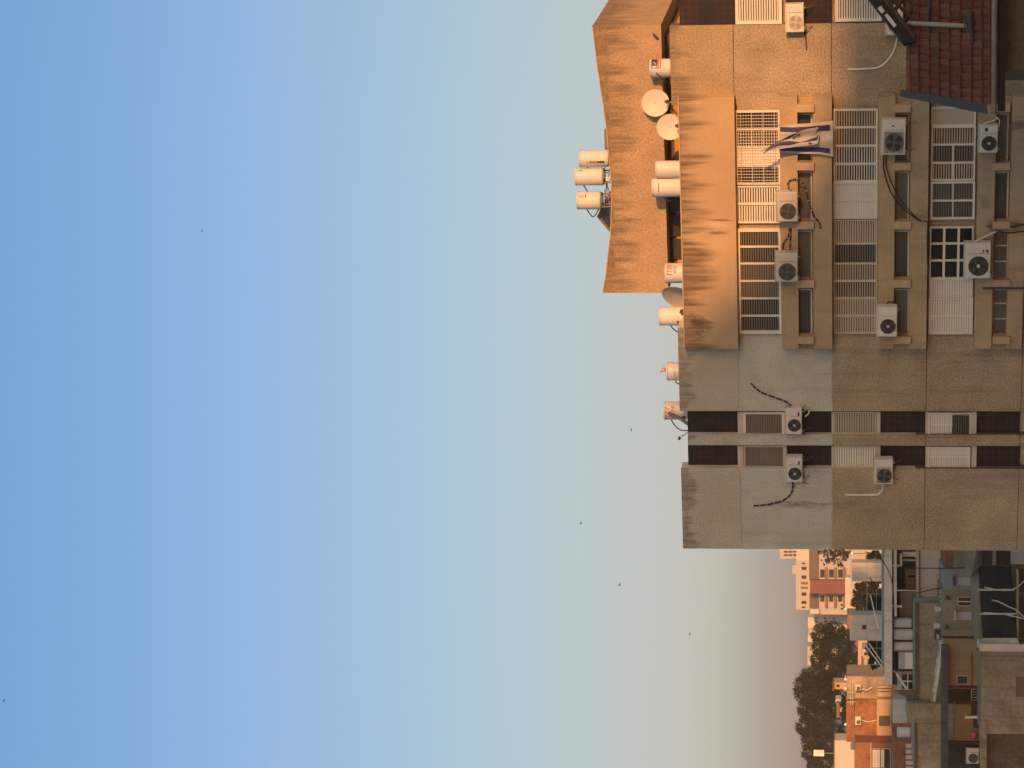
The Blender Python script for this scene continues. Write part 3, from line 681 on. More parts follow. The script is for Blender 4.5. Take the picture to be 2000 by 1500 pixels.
# ------------------------------------------------------------------ pole and loose cables on the facade
c = B.hit(2010, 563, -1.2); T = Thing('dark_pole', 'plain dark steel pole rising in front of the lowest balcony band', 'pole', B.world((c[0],c[1],0)), PHI)
a = T.hit(1919.5, 563, 0); T.part(MB().cyl((a[0],0,0), (0,0,1), .038, a[2], 10), 'shaft', 'mark_dark')
c = B.hit(1960, 447, -.6); T = Thing('junction_cables', 'sooty cable bundle and junction below the grid window', 'cable', B.world(c), PHI)
for p in (((1945,448),(1962,446),(1985,442),(2010,436)),((1950,452),(1970,455),(1990,453),(2010,450)),((1805,432),(1812,436),(1811,470),(1812,520))): T.part(MB().tube(smooth_path([T.hit(k[0],k[1],.02) for k in p]), .02, 5), 'cable_run', 'black_hose', None, True)

# ------------------------------------------------------------------ tiled roof house in front, lower right
mat('clay_tile', (.120, .048, .036), .85, .22, 1.5, fine=.2, fscale=9, isl=.2, dirt=.35)
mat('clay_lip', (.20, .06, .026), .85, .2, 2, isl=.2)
mat('ridge_clay', (.15, .065, .042), .85, .2, 2, dirt=.2)
mat('slate_metal', (.048, .050, .060), .55, .15, 2)
mat('gutter_grey', (.16, .145, .13), .6, .2, 2, dirt=.3)
mat('vent_grey', (.27, .25, .21), .6, .15, 2, dirt=.2)
mat('collector_black', (.012, .010, .009), .7, .2, 3)
mat('house_wall', (.12, .09, .055), .95, .2, 1, fine=.25, fscale=8, dirt=.4)
YR = 50.0
c = CAM + ray(1950, 100) * (YR / ray(1950, 100).y)
T = Thing('tiled_house', 'house under a dark red clay tile roof edged with slate blue metal', 'house', (c.x, YR, 0))
EAVE, RIDGE = 0.0, 2.0                              # y of eave and ridge behind the origin
def rp_(ix, iy):                                     # point on the roof slope: y goes with height
    t = (1936-ix)/(1936-1771.0); return Vector(T.hit(ix, iy, EAVE + (RIDGE-EAVE)*t))
rows = [1783,1799,1819,1838.5,1859,1880,1902,1922,1938]
rb = MB(); rnt = random.Random(11)
def left_edge(ix): return 183 + (ix-1783)*.17
for k in range(len(rows)-1):
    a, b_ = rows[k], rows[k+1]
    iy = left_edge((a+b_)/2) + rnt.uniform(-5, 3); 
    while iy > -150:
        wd = 15.5; i2 = iy - wd*rnt.uniform(.96,1.04)
        j = rnt.uniform(-.8,.8)
        lo0, lo1 = rp_(b_+1.2+j, iy), rp_(b_+1.2+j, i2+.4); up0, up1 = rp_(a-1+j, iy), rp_(a-1+j, i2+.4)
        nrm = Vector((0,-.7,.7))
        th = .05; nseg = 5
        vs = []
        for (p0, p1, lift) in ((lo0, lo1, .095), (up0, up1, .012)):
            for i in range(nseg+1):
                t = i/nseg; bul = .030*math.sin(math.pi*t) + (.02 if t > .75 else 0)
                vs.append(p0 + (p1-p0)*t + nrm*(lift+bul))
        n1 = nseg+1
        for i in range(n1): vs.append(vs[i] - nrm*th)
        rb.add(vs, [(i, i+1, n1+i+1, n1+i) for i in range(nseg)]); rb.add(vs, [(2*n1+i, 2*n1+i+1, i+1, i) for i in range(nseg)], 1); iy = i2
P = [rp_(1775,183), rp_(1938,203), rp_(1938,-160), rp_(1775,-160)]
rb.add([tuple(p) for p in P] + [tuple(p - Vector((0,0,.12))) for p in P], [(0,1,2,3),(7,6,5,4),(0,4,5,1),(1,5,6,2),(2,6,7,3),(3,7,4,0)])
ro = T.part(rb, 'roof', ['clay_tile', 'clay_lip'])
rg = MB(); iy = 184
while iy > -150:
    a, b_ = rp_(1776.5, iy), rp_(1776.5, iy-34); rg.tube([a + Vector((0,0,.02)), b_ + Vector((0,0,.0))], .075, 8, 0, .068); iy -= 33
T.part(rg, 'ridge_tile', 'ridge_clay', ro)
q = [rp_(1761,187), rp_(1763,175), rp_(1932,204), rp_(1933,222)]
q2 = [p + Vector((0,.12,.03)) for p in q]
up = Vector((0,0,.05))
fb = MB().hull8([p+up-Vector((0,.06,0)) for p in q], [p+up+Vector((0,.10,0)) for p in q])
T.part(fb, 'verge_trim', 'slate_metal', ro)
g0, g1 = T.hit(1941, 222, -.10), T.hit(1943, -150, -.10)
gb = MB().tube([(g0[0]+.02,g0[1],g0[2]),(g1[0],g1[1],g1[2])], .068, 10); T.part(gb, 'gutter', 'gutter_grey')
e0 = T.hit(1953, 217, .1); T.part(MB().box(e0[0], 9, .08, .2, e0[2]-.12, e0[2]+.05), 'eave_shade', 'collector_black')  # black strip stands in for the shaded gap under the eave
x0 = T.hit(1980, 138, 1.0)[0]; zt = T.hit(1950, 100, 1.0)[2]
T.part(MB().box(x0, 9.5, 1.0, 2.6, 0, zt-.02), 'wall', 'house_wall')
x0 = T.hit(1980, 100, .9)[0]
T.part(MB().tube([T.hit(1955,96,.9), T.hit(1958,-20,.9)], .025, 6), 'cable_conduit', 'white_pipe')
T.part(MB().tube([rp_(1783,47)+Vector((0,-.15,.1)), rp_(1893,52.5)+Vector((0,-.15,.1))], .055, 10), 'vent_pipe', 'vent_grey')
T.part(MB().tube([rp_(1907,22)+Vector((0,-.1,.16)), rp_(1904,85)+Vector((0,-.1,.08))], .06, 6, 0, .04), 'roof_batten', 'slate_metal')
T.part(MB().tube([rp_(1826,-12)+Vector((0,-.08,.1)), rp_(1820,45)+Vector((0,-.08,.1)), rp_(1819,64)+Vector((0,-.08,.06))], .035, 6), 'roof_conduit', 'slate_metal')
# collector seen edge on, on its stand
mat('sticker', (.52, .50, .46), .5, .1, 5); mat('stand_brown', (.055, .03, .022), .7, .2, 3)
c = T.world(T.hit(1782, 60, 1.5)); S = Thing('roof_solar_panel', 'black solar panel with two pale stickers, seen edge on above the clay tiles', 'solar panel', c)
def sp(ix, iy, y=0): return S.hit(ix, iy, y)
q = [sp(1675,-30), sp(1697,-34), sp(1786,80), sp(1766,88)]
S.part(MB().prism([(p[0],p[2]) for p in q], -.05, .25), 'collector_box', 'collector_black')
q = [sp(1697,-34), sp(1712,-34), sp(1787,70), sp(1786,80)]
S.part(MB().prism([(p[0],p[2]) for p in q], -.02, .2), 'backing', 'stand_brown')
for a in (((1714,16),(1721,11),(1728,22),(1722,27)),((1727,30),(1733,26),(1751,49),(1746,54))):
    q = [sp(p[0],p[1],-.055) for p in a]; S.part(MB().prism([(p[0],p[2]) for p in q], -.06, -.05), 'sticker', 'sticker')
s = MB()
for a, b_ in (((1735,-10),(1790,45)),((1750,-10),(1800,10)),((1748,20),(1775,-20)),((1765,45),(1790,0))): s.tube([sp(*a,.3), sp(*b_,.3)], .05, 5)
S.part(s, 'stand', 'stand_brown')

# ------------------------------------------------------------------ the town to the left, behind the block
WF = Fr((0,0,0), 0)
mat('peach_wall', (.37, .345, .34), .9, .05, .3, dirt=.05); mat('white_wall', (.45, .425, .41), .9, .05, .3, dirt=.06)
mat('dark_glass', (.015, .014, .016), .6, .2, .5, spec=.2); mat('brick_red', (.16, .062, .045), .9, .12, .5, fine=.1)
mat('far_dark', (.10, .085, .08), .8, .2, .3); mat('balcony_brown', (.17, .11, .08), .85)
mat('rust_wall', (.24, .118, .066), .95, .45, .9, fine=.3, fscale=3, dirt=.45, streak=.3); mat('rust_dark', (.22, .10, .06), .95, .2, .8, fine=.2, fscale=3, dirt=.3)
mat('pale_band', (.42, .30, .195), .9, .08, 1, dirt=.1)
mat('concrete', (.29, .235, .17), .95, .30, .8, fine=.25, fscale=6, dirt=.6, streak=.65)
mat('dark_concrete', (.14, .105, .075), .95, .3, .8, fine=.25, fscale=6, dirt=.6, streak=.6)
mat('pale_panel', (.52, .43, .37), .85, .08, 1, dirt=.2, streak=.3)
mat('blue_wall', (.23, .26, .28), .85, .1, 1, dirt=.3, streak=.3); mat('olive_wall', (.25, .21, .15), .9, .16, 1, fine=.1, dirt=.35, streak=.4)
mat('ochre_wall', (.27, .19, .10), .92, .2, 1, fine=.1, dirt=.45, streak=.4); mat('tin_roof', (.20, .165, .13), .5, .2, 1.5, dirt=.35)
mat('tarp', (.016, .0155, .014), .85, .5, .9, dirt=.3, streak=.4); mat('beam_pale', (.66, .56, .48), .85, .12, 1, dirt=.35, streak=.5)
mat('cream_beam', (.50, .44, .35), .85, .1, 2, dirt=.15); mat('shed_blue', (.42, .40, .39), .6, .1, .8, dirt=.25, streak=.3)
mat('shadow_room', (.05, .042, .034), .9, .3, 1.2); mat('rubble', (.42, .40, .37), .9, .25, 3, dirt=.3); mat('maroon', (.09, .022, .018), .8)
mat('post_peach', (.45, .33, .24), .85); mat('slate_edge', (.07, .07, .075), .8, .25, 2, dirt=.3)
mat('billboard', (.60, .60, .60), .6); mat('globe', (.8, .78, .72), .3)
def bld(name, label, cat, Y, parts, group=None):
    """parts: (name, ix0, ix1 (None = down to the ground), iy0, iy1, dy, depth, material[, (sub-part name, dx, material)])"""
    p0 = parts[0]; c = WF.hit(p0[1], (p0[3]+p0[4])/2, Y)
    T = Thing(name, label, cat, (c[0], Y, 0), 0, group)
    last = None
    for p in parts:
        nm, i0, i1, j0, j1, dy, dp, mt = p[:8]
        x0, x1, z0, z1 = T.rect(i0, i1 if i1 else i0, j0, j1, dy)
        if i1 is None: z0 = 0
        par = None
        if len(p) > 8 and p[8] == 'sub': par = last
        if nm == 'window':
            t = min(.06, (z1-z0)*.12)
            f = MB().box(x0-t, x1+t, dy, dy+dp, z0-t, z0).box(x0-t, x1+t, dy, dy+dp, z1, z1+t).box(x0-t, x0, dy, dy+dp, z0, z1).box(x1, x1+t, dy, dy+dp, z0, z1)
            fo = T.part(f, 'window', p[9] if len(p) > 9 else 'pale_band'); T.part(MB().box(x0, x1, dy+dp*.5, dy+dp, z0, z1), 'pane', mt, fo)
            continue
        ob = T.part(MB().box(x0, x1, dy, dy+dp, z0, z1), nm, mt, par)
        if par is None: last = ob
    return T
YF = 740
win = lambda i0,i1,j0,j1,mt='dark_glass',dy=-.06: ('window',i0,i1,j0,j1,dy,.059,mt)
bld('distant_block', 'pink tower tallest on the skyline, two window columns, beside the tan block', 'building', YF+60,
    [('wall',1523,None,1066,1091,0,12,'peach_wall')] + [win(a,a+7.5,b,b+3.4) for a in (1531,1540,1549) for b in (1076,1082.5)])
bld('distant_block', 'long white slab with one row of dark square windows under its roof', 'building', YF,
    [('wall',1554.5,None,1094.5,1191,0,10,'peach_wall'), ('stair_wall',1555.5,None,1066,1094.4,.5,10,'far_dark' if False else 'white_wall'), ('roof_box',1547.5,1554.4,1104,1120.5,2,6,'peach_wall')] +
    [win(1565.5,1575,a,b) for a,b in ((1107,1113),(1124,1130.5),(1157,1163.5),(1173.5,1179.5))] + [win(1566,1573,a,b) for a,b in ((1099,1102),(1184.5,1187.5))] +
    [win(1564,1578,a,b,'balcony_brown') for a,b in ((1136.5,1141.5),(1145.5,1150.5))])
K = [('wall',1600,None,1072,1200,6,14,'peach_wall'), ('glass_storey',1580.3,1599.8,1072,1133,7,10,'far_dark'), ('brick_tower',1582,None,1133.5,1159,1,18,'brick_red'), ('glass_storey',1581,1599.8,1160,1192,7,10,'far_dark'), ('roof_box',1582,1599.8,1190,1199,3,6,'white_wall')]
for k, a in enumerate((1602,1619.5,1637)):
    K += [win(a,a+9,1112,1128,'dark_glass',5.9), ('balcony',a+9.2,a+14.5,1109,1133,4.2,1.8,'balcony_brown'), win(a,a+8,1163,1175,'dark_glass',5.9), ('balcony',a+9.2,a+14,1160,1186,4.2,1.8,'balcony_brown')]
K += [win(1642,1647,1180,1183.5,'dark_glass',5.9), win(1642,1647,1187,1190.5,'dark_glass',5.9), ('side_wing',1650.5,None,1128,1188,-4,9,'white_wall')]
bld('distant_block', 'apartment block with a brick red centre between dark stacked balconies', 'building', YF-40, K)
bld('distant_block', 'pinkish block with small paired windows behind the upper pine', 'building', YF-20,
    [('wall',1578,None,1206,1227,1,12,'white_wall'), ('side_wing',1579.5,None,1227.2,1237,0,12,'peach_wall'), ('side_wing',1578,None,1238,1262,2,12,'white_wall')] +
    [win(a,a+5,b,b+3.2,'dark_glass',.94) for a in (1592,1609,1626) for b in (1206.6,1212)] + [win(1591,1597,1221,1223.5,'dark_glass',.94), win(1590,1596,1244,1246.5,'dark_glass',1.94)])
bld('distant_block', 'sunlit cream block with one dark window beside the umbrella pine', 'building', YF-60,
    [('wall',1577,None,1262.3,1312,0,12,'peach_wall')] + [win(1590,1601,1256,1259,'dark_glass',.9), win(1584,1588,1290,1295)])
# middle distance
bld('lit_house', 'low sunlit cream wall with an awning just below the brick red block', 'house', 300,
    [('wall',1662,None,1072,1182,0,8,'peach_wall'), win(1678,1691,1086,1092,'pale_band')])
bld('lit_house', 'low house with patched orange walls behind the pergola wires', 'house', 240,
    [('wall',1676,None,1245,1330,0,8,'pale_band'), win(1684,1694,1256,1266), win(1688,1698,1286,1292), ('awning',1690,1693,1268,1282,-.8,.8,'brick_red')])
for lab, j0, j1, i0 in (('pale blue grey rooftop shed with a pinkish panel, nearest the tan block', 1099,1135,1664), ('pale blue grey rooftop shed with a dark opening beside the upper pine', 1201,1251,1660)):
    m_ = (j0+j1)/2
    bld('rooftop_shed', lab, 'shed', 150, [('wall',i0,None,j0,j1,0,3,'shed_blue'), ('panel',i0+1,i0+13,j0+1,m_-1,-.03,.029,'pale_panel'), ('panel',i0+15,1693,m_+1,j1-1,-.03,.029,'shed_blue')] + ([win(1684,1692,1221,1229)] if j0 > 1150 else []))
# pergola of posts and wires
c = WF.hit(1728, 1200, 118); T = Thing('pergola_frame', 'rooftop frame of thin posts and wires with leaning pale struts', 'frame', (c[0], 118, 0))
mat('wire_grey', (.30, .28, .25), .6)
for j in (1094,1128,1160,1195,1230,1266,1298): 
    a, b_ = T.hit(1693,j,0), T.hit(1730,j,0); T.part(MB().tube([a,b_], .02, 5), 'post', 'wire_grey')
T.part(MB().tube([T.hit(1711,1078,0),T.hit(1713,1335,0)], .016, 4), 'wire', 'wire_grey')
T.part(MB().tube([T.hit(1693,1078,0),T.hit(1694,1335,0)], .02, 4), 'wire', 'wire_grey')
for a, b_, m_ in (((1700,1162),(1716,1228),'white_pipe'),((1697,1256),(1727,1300),'white_pipe'),((1692,1262),(1727,1308),'white_pipe'),((1699,1128),(1728,1176),'mark_dark')):
    T.part(MB().tube([T.hit(*a,-.1),T.hit(*b_,-.1)], .035, 5), 'strut', m_)
# M1: block with long pale parapet
bld('parapet_block', 'flat roofed block with a long pale parapet and open dark gallery under it', 'apartment building', 100,
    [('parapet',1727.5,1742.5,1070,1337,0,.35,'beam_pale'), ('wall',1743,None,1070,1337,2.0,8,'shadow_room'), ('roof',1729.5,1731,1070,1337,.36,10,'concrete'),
     ('side_panel',1796,None,1070,1110,.1,1.8,'pale_panel'), ('side_panel',1796,None,1110.5,1178,.1,1.8,'pale_panel'), ('post',1790,1795,1070,1180,-.1,2,'post_peach'),
     ('rail',1742.8,1792,1152,1154.5,.1,.1,'cream_beam'), ('back_wall',1757,1790,1156,1205,1.2,.7,'olive_wall'), ('back_wall',1768,1790,1112,1150,1.7,.25,'ochre_wall'),
     ('shelf',1763,1789,1079,1087,.6,.5,'cream_beam'), ('shelf',1764,1789,1093,1095.5,.6,.5,'cream_beam'), win(1773,1789,1123,1129,'dark_glass',1.6),
     ('conduit',1745.5,1751.5,1070,1204,.05,.25,'beam_pale'), ('bracket',1743,1762,1183,1186,.0,.3,'beam_pale'), ('downpipe',1757.5,1762,1081,1106,.2,.1,'cream_beam'), ('downpipe',1743,1757,1103,1107,.2,.1,'cream_beam'), ('window_wall',1753,1785,1311,1349,1.0,.9,'white_wall'), win(1762,1784,1317,1346,'pane_dark',.9), ('mullion',1762,1784,1329.5,1332,.86,.05,'window_white'), ('mullion',1772,1774,1317,1346,.85,.04,'window_white')])
mat('tank_cool', (.52, .50, .48), .5, .06, 1.5, dirt=.08)
RT = 'white tanks on the roofs to the left'
for lab, a, b_, j0, j1 in (('white tank by the grey slab, first of the row beneath the long parapet',1745,1780,1206,1226),('white tank, second of the row beneath the long parapet, slightly taller',1745.5,1783,1228,1250),('white tank, third of the row beneath the long parapet, next to the white cupboard',1746,1784,1253,1272)):
    T = tank(lab, a, b_, j0, j1, -100.6, fr=WF, phi=0, group=RT, base_gap=.12)
bld('roof_cupboard', 'white metal cupboard standing beside the row of white tanks', 'cupboard', 100.4, [('cabinet',1755,1785,1274,1307,0,.7,'white_wall'), ('door',1768,1784.5,1275,1306,-.03,.029,'window_white'), ('door',1756,1767,1276,1304,-.03,.029,'shed_blue')])
# M7 concrete roof slabs
T = bld('concrete_slab_roof', 'stained grey concrete slab roof with rubble heaped along its lower edge', 'building', 97,
    [('wall',1787.5,None,1178,1373,0,8,'concrete'), ('edge_strip',1787,1793,1178,1373,-.15,.149,'dark_concrete'), ('kerb',1838,1843,1262,1330,-.3,.299,'post_peach')])
s = MB(); rn = random.Random(4)
for k in range(46):
    t = k/45; ix = 1841 - 20*max(0,(t-.35)/.65) + rn.uniform(-2,1.5); iy = 1150 + 228*t
    a = T.hit(ix, iy, -.35); s.sphere(a, (rn.uniform(.05,.16), rn.uniform(.06,.12), rn.uniform(.05,.13)), 7, 5)
T.part(s, 'rubble', 'rubble')
T.part(MB().tube(smooth_path([T.hit(1845,1160,-.4),T.hit(1843,1230,-.4),T.hit(1836,1290,-.4),T.hit(1824,1378,-.4)]), .07, 6), 'edge_pipe', 'beam_pale')
bld('concrete_hut', 'square tan concrete hut between the slab roof and the flat parapet wall', 'hut', 96, [('wall',1773,None,1373.5,1411,0,4,'concrete'), ('side_wing',1787,None,1411.5,1510,.4,5,'concrete'), ('edge_strip',1786,1791,1411.5,1510,.3,.099,'dark_concrete')])
bld('slate_wall', 'long slate grey wall edge bounding the sunken dark yard', 'wall', 94, [('coping',1839.5,1852,1262,1510,0,.8,'slate_edge')])
# M2 blue and olive house
bld('blue_house', 'small house, light blue wall joining an olive one, barred window in the middle', 'house', 95,
    [('wall',1843.5,None,1111,1152,0,6,'blue_wall'), ('wall',1840,None,1152.3,1243,.02,6,'olive_wall'), ('brick_wall',1847,1862,1070,1110.6,.1,5,'rust_dark'), ('grey_wall',1862.2,None,1070,1110.6,.1,5,'tin_roof'),
     ('awning',1862,1866,1126,1144,-.4,.39,'slate_edge'), ('shutter',1867,1895,1128,1143,-.04,.039,'shed_blue'),
     win(1871.5,1896,1167.5,1182,'pane_dark',-.06), ('awning',1864,1868,1193,1212,-.4,.39,'cream_beam'), ('shutter',1869,1898,1195,1211,-.04,.039,'shed_blue'),
     ('grille',1871.5,1896,1174,1176,-.1,.035,'window_white'), ('trim',1842,1902,1243.2,1247.5,-.05,2,'maroon')])
bld('ochre_house', 'ochre rendered wall standing in the recess behind the clothes rack', 'house', 94.6,
    [('wall',1846,None,1247.8,1345,0,3,'ochre_wall'), ('back_wall',1850,None,1345.2,1372,1.2,2,'shadow_room'), ('wall',1864,None,1372,1450,.5,2,'ochre_wall'), ('back_wall',1850,None,1450.5,1512,1.2,2,'shadow_room'),
     ('beam',1852,1915,1339.5,1344,-.12,.1,'maroon'), ('beam',1866,1915,1372,1376,-.12,.1,'maroon'), ('beam',1852,1915,1449,1454,-.12,.3,'maroon'), ('door',1897,None,1376.5,1398,.4,.09,'pane_dark'), ('door',1901,None,1404,1421,.4,.09,'pane_dark'),
     ('conduit',1897.5,1899,1274,1345,-.05,.04,'maroon'), win(1870,1889,1321,1335,'pane_dark',-.06)])
bld('yard_shelf', 'short white board shelf across the sunken yard', 'shelf', 94.75, [('board',1885,1913,1398.5,1403.5,0,.3,'window_white'), ('bracket',1890,1893,1404,1406,.05,.2,'steel')])
# clothes rack
c = WF.hit(1912, 1358, 95.3); T = Thing('clothes_rack', 'white wire clothes rack folded in the sunken yard', 'clothes rack', (c[0], 95.3, 0))
s = MB()
for k in range(5): s.tube([T.hit(1897,1347+5*k,0), T.hit(1909,1347+5*k,0)], .012, 4)
s.tube([T.hit(1897,1346,0), T.hit(1897,1369,0)], .014, 4).tube([T.hit(1909,1346,0), T.hit(1909,1369,0)], .014, 4)
lo = T.hit(1909,1347,0); l2 = T.hit(1909,1368,0); s.tube([lo,(lo[0],0,0)], .014, 4).tube([l2,(l2[0],0,0)], .014, 4)
T.part(s, 'rack', 'window_white')
mat('pink', (.42, .12, .11), .8, .1, 3)
c = WF.hit(1907, 1436, 94.9); T = Thing('laundry_bag', 'dull pink cloth bundle hanging in the sunken yard', 'bag', (c[0], 94.9, c[2]))
T.part(MB().sphere(T.hit(1902,1436,0), (.17,.12,.14), 14, 9), 'bundle', 'pink', None, True)
T.part(MB().tube([T.hit(1898,1432,0), T.hit(1893,1436,0), T.hit(1898,1440,0)], .02, 5), 'strap', 'pink')
ac('white air conditioner mounted at the lower corner of the sunken yard', 1888,1913,1461,1492,-95.3, 'grey', 'window_white', fr=WF, phi=0, group='air conditioners on the houses to the left', bracket=False)
# M3 tin roof strips and M4 tarps
T = bld('tarp_shed', 'lean-to under three black tarpaulin panels with a bent grey tin edge', 'shed', 92,
    [('wall',1986,None,1100,1250,.6,4,'ochre_wall'), ('opening',1988,2030,1112,1156,.5,.099,'pane_dark'), ('opening',1989,2030,1165,1202,.5,.099,'pane_dark'), ('opening',1990,2030,1208,1246,.5,.099,'pane_dark'), ('beam',1985,1990,1112,1246,.3,.29,'cream_beam')])
def quad_prism(pp, y0, y1, nm, mt):
    q = [T.hit(p[0], p[1], y0) for p in pp]; return T.part(MB().prism([(p[0],p[2]) for p in q], y0, y1), nm, mt)
def lean(pp, y_hi, y_lo, nm, mt, th=.06):     # a sloping sheet: the upper edge further away
    a, b_, c_, d = pp; q = [Vector(T.hit(*a, y_hi)), Vector(T.hit(*b_, y_hi)), Vector(T.hit(*c_, y_lo)), Vector(T.hit(*d, y_lo))]
    return T.part(MB().hull8(q, [p + Vector((0,.02,-th)) for p in q]), nm, mt)
for pp in (((1911,1106),(1914,1150),(1976,1150),(1972,1106)),((1914,1154),(1917,1197),(1980,1197),(1976,1154)),((1917,1201),(1920,1246),(1984,1246),(1980,1201))): lean(pp, 1.5, -.2, 'tarpaulin', 'tarp')
for pp in (((1911,1150.3),(1911.5,1153.7),(1977,1153.7),(1977,1150.3)),((1914,1197.3),(1914.5,1200.7),(1981,1200.7),(1981,1197.3)),((1917,1246.3),(1918,1257),(1986,1257),(1984,1246.3))): lean(pp, 1.45, -.25, 'batten', 'cream_beam', .1)
lean(((1880,1068),(1884,1126),(1896,1128),(1909,1068)), 1.9, 1.5, 'tin_edge', 'tin_roof'); lean(((1894,1128),(1905,1270),(1917,1252),(1910,1110)), 1.9, 1.6, 'tin_edge', 'tin_roof'); lean(((1909,1068),(1897,1127),(1911,1109),(1913,1068)), 1.5, 1.2, 'tin_edge', 'far_dark')
quad_prism([(1918,1068),(1918,1104),(1973,1104),(1973,1068)], .2, .6, 'back_wall', 'shadow_room')
quad_prism([(1939,1068),(1939,1104),(1946,1104),(1946,1068)], .05, .19, 'beam', 'olive_wall')
quad_prism([(1974,1068),(1974,1102),(2015,1102),(2015,1068)], .2, .6, 'glazing', 'shed_blue')
for p in (((1923,1147),(1932,1149),(1955,1153),(1975,1152),(1990,1144),(2003,1132)),((1937,1172),(1950,1175),(1970,1185),(1985,1192),(2003,1208)),((1920,1197),(1955,1199),(1985,1205),(2003,1209))):
    T.part(MB().tube(smooth_path([T.hit(k[0],k[1],-.5) for k in p]), .028, 5), 'cable_run', 'beam_pale', None, True)
bld('concrete_house', 'broad stained concrete wall with one brown shutter at its foot and pale coping', 'house', 92,
    [('wall',1917,None,1272,1433,0,8,'concrete'), ('coping',1914,None,1257.5,1272,-.1,8,'beam_pale'), ('shutter',1984,None,1322,1361,-.04,.039,'balcony_brown'), ('side_wing',1928,None,1433.3,1510,.5,7,'dark_concrete'), ('edge_strip',1914.5,1927,1408,1510,-.12,.5,'concrete')])
# rusty building
bld('rust_house', 'rust brown house with a cream strip and a square window, lit by the low sun', 'house', 190,
    [('wall',1670,None,1366,1449,0,9,'rust_wall'), ('cream_strip',1713,1741.5,1366,1448.6,-.08,.079,'pale_band'), win(1716.5,1738,1398,1418,'pane_brown',-.2), ('side_wing',1654,None,1321,1365.6,.6,8,'concrete'),  # side wing greyed to carry the shade of a face turned from the sun
     ('shutter',1715,1741,1340,1344,.3,.29,'pale_band'), ('shutter',1715,1741,1346,1350,.3,.29,'pale_band'), ('shutter',1715,1741,1352,1361,.3,.29,'pale_band'),
     ('parapet',1653,1669.7,1366,1449,1.5,.3,'rust_dark'), ('rail',1661,1662,1330,1378,-.3,.1,'cream_beam'), ('rail',1665,1666,1330,1378,-.3,.1,'cream_beam'), ('post',1655,1669,1352,1353,-.3,.1,'cream_beam'), ('post',1655,1669,1370,1371,-.3,.1,'cream_beam')])
RF = Fr((0,0,0), 0)
ACL = 'air conditioners on the houses to the left'
ac('tiny sunlit air conditioner on the rust wall, right of centre', 1671,1682,1337,1349,-189.6,'grey','ac_beige',fr=WF,phi=0,group=ACL,hoses=[([(1683,1345,.2),(1692,1348,.25),(1703,1342,.25)],.03,'white_pipe',False)],depth=.3)
ac('tiny sunlit air conditioner low on the rust wall beside the square window', 1671,1682,1400,1416,-189.6,'grey','ac_case',fr=WF,phi=0,group=ACL,hoses=[([(1683,1406,.2),(1695,1410,.25),(1712,1407,.25)],.03,'white_pipe',False)],depth=.3)
bld('red_house', 'shaded red brown house with a white blind over a dark window at the photo corner', 'house', 186,
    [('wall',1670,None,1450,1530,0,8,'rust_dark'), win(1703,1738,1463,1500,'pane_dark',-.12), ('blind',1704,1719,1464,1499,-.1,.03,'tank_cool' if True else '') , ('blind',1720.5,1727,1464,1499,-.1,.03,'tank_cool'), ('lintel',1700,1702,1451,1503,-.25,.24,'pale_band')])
bld('white_shed', 'plain white rectangular rooftop shed at the lower pine', 'shed', 196, [('wall',1630,None,1446,1510,0,4,'white_wall'), ('roof',1628.6,1630,1444,1512,-.2,4.4,'tin_roof')])
bld('brown_stair_house', 'brown wall with a stack of pale slats, at the edge below the red house', 'house', 130, [('wall',1745,None,1442,1530,0,4,'rust_dark')] + [('slat',1769,1783.5,1453+11*k,1461+11*k,-.1,.099,'white_wall') for k in range(5)])
tank('white tank beneath the rust house, beside the pale awning', 1752,1778,1420,1440,-125, fr=WF, phi=0, group=RT, base_gap=.12)
bld('pale_awning', 'pale blue grey awning spread below the rust house', 'awning', 126, [('sheet',1744,1772,1366,1412,0,1.5,'shed_blue'), ('post',1772,None,1368,1369.5,.05,.1,'steel'), ('post',1772,None,1409,1410.5,.05,.1,'steel')])
# billboard in the trees
bld('billboard', 'small blank white board on a post among the lower pine tops', 'sign', 215, [('board',1589,1609.5,1465,1477,0,.2,'billboard'), ('post',1610,None,1470.5,1471.5,.05,.1,'steel')])
# globe lamps
mat('lamp_post', (.12, .11, .10), .6)
for lab, ix, iy, Y in (('white globe lamp right of the rust house rail, upper of the close pair',1651.5,1327,192),('white globe lamp right of the rust house rail, lower of the close pair',1651.5,1345,192),('white globe lamp alone above the middle of the rust house roof',1651.5,1415,192),('bright white globe lamp beside the brick red block',1652,1189.5,280),('bright white globe lamp against the tan block edge',1664,1081,290)):
    c = WF.hit(ix, iy, Y); T = Thing('globe_lamp', lab, 'lamp', (c[0], Y, 0), 0, 'white globe lamps')
    r = 2.8*Y/CF; T.part(MB().sphere((0,0,c[2]), r, 14, 10), 'globe', 'globe', None, True); T.part(MB().cyl((0,0,0),(0,0,1),.05,c[2]-r*.9,8), 'post', 'lamp_post')
# cables over the left roofs
for lab, Y, pts_ in (('long dark cable drooping past the parapet end', 90, [(1690,1078),(1712,1085),(1730,1105),(1743,1140),(1746,1200),(1744,1260),(1750,1330)]), ('thin dark cable crossing the pale panels', 91, [(1757,1108),(1790,1109.5),(1850,1110),(1885,1108)]), ('short dark cable slung between the parapet and the olive house', 90.5, [(1790,1159),(1810,1154),(1830,1150),(1838,1149)])):
    c = WF.hit(*pts_[0], Y); T = Thing('overhead_cable', lab, 'cable', (c[0], Y, c[2]))
    T.part(MB().tube(smooth_path([T.hit(p[0],p[1],0) for p in pts_]), .022, 5), 'wire', 'black_hose', None, True)
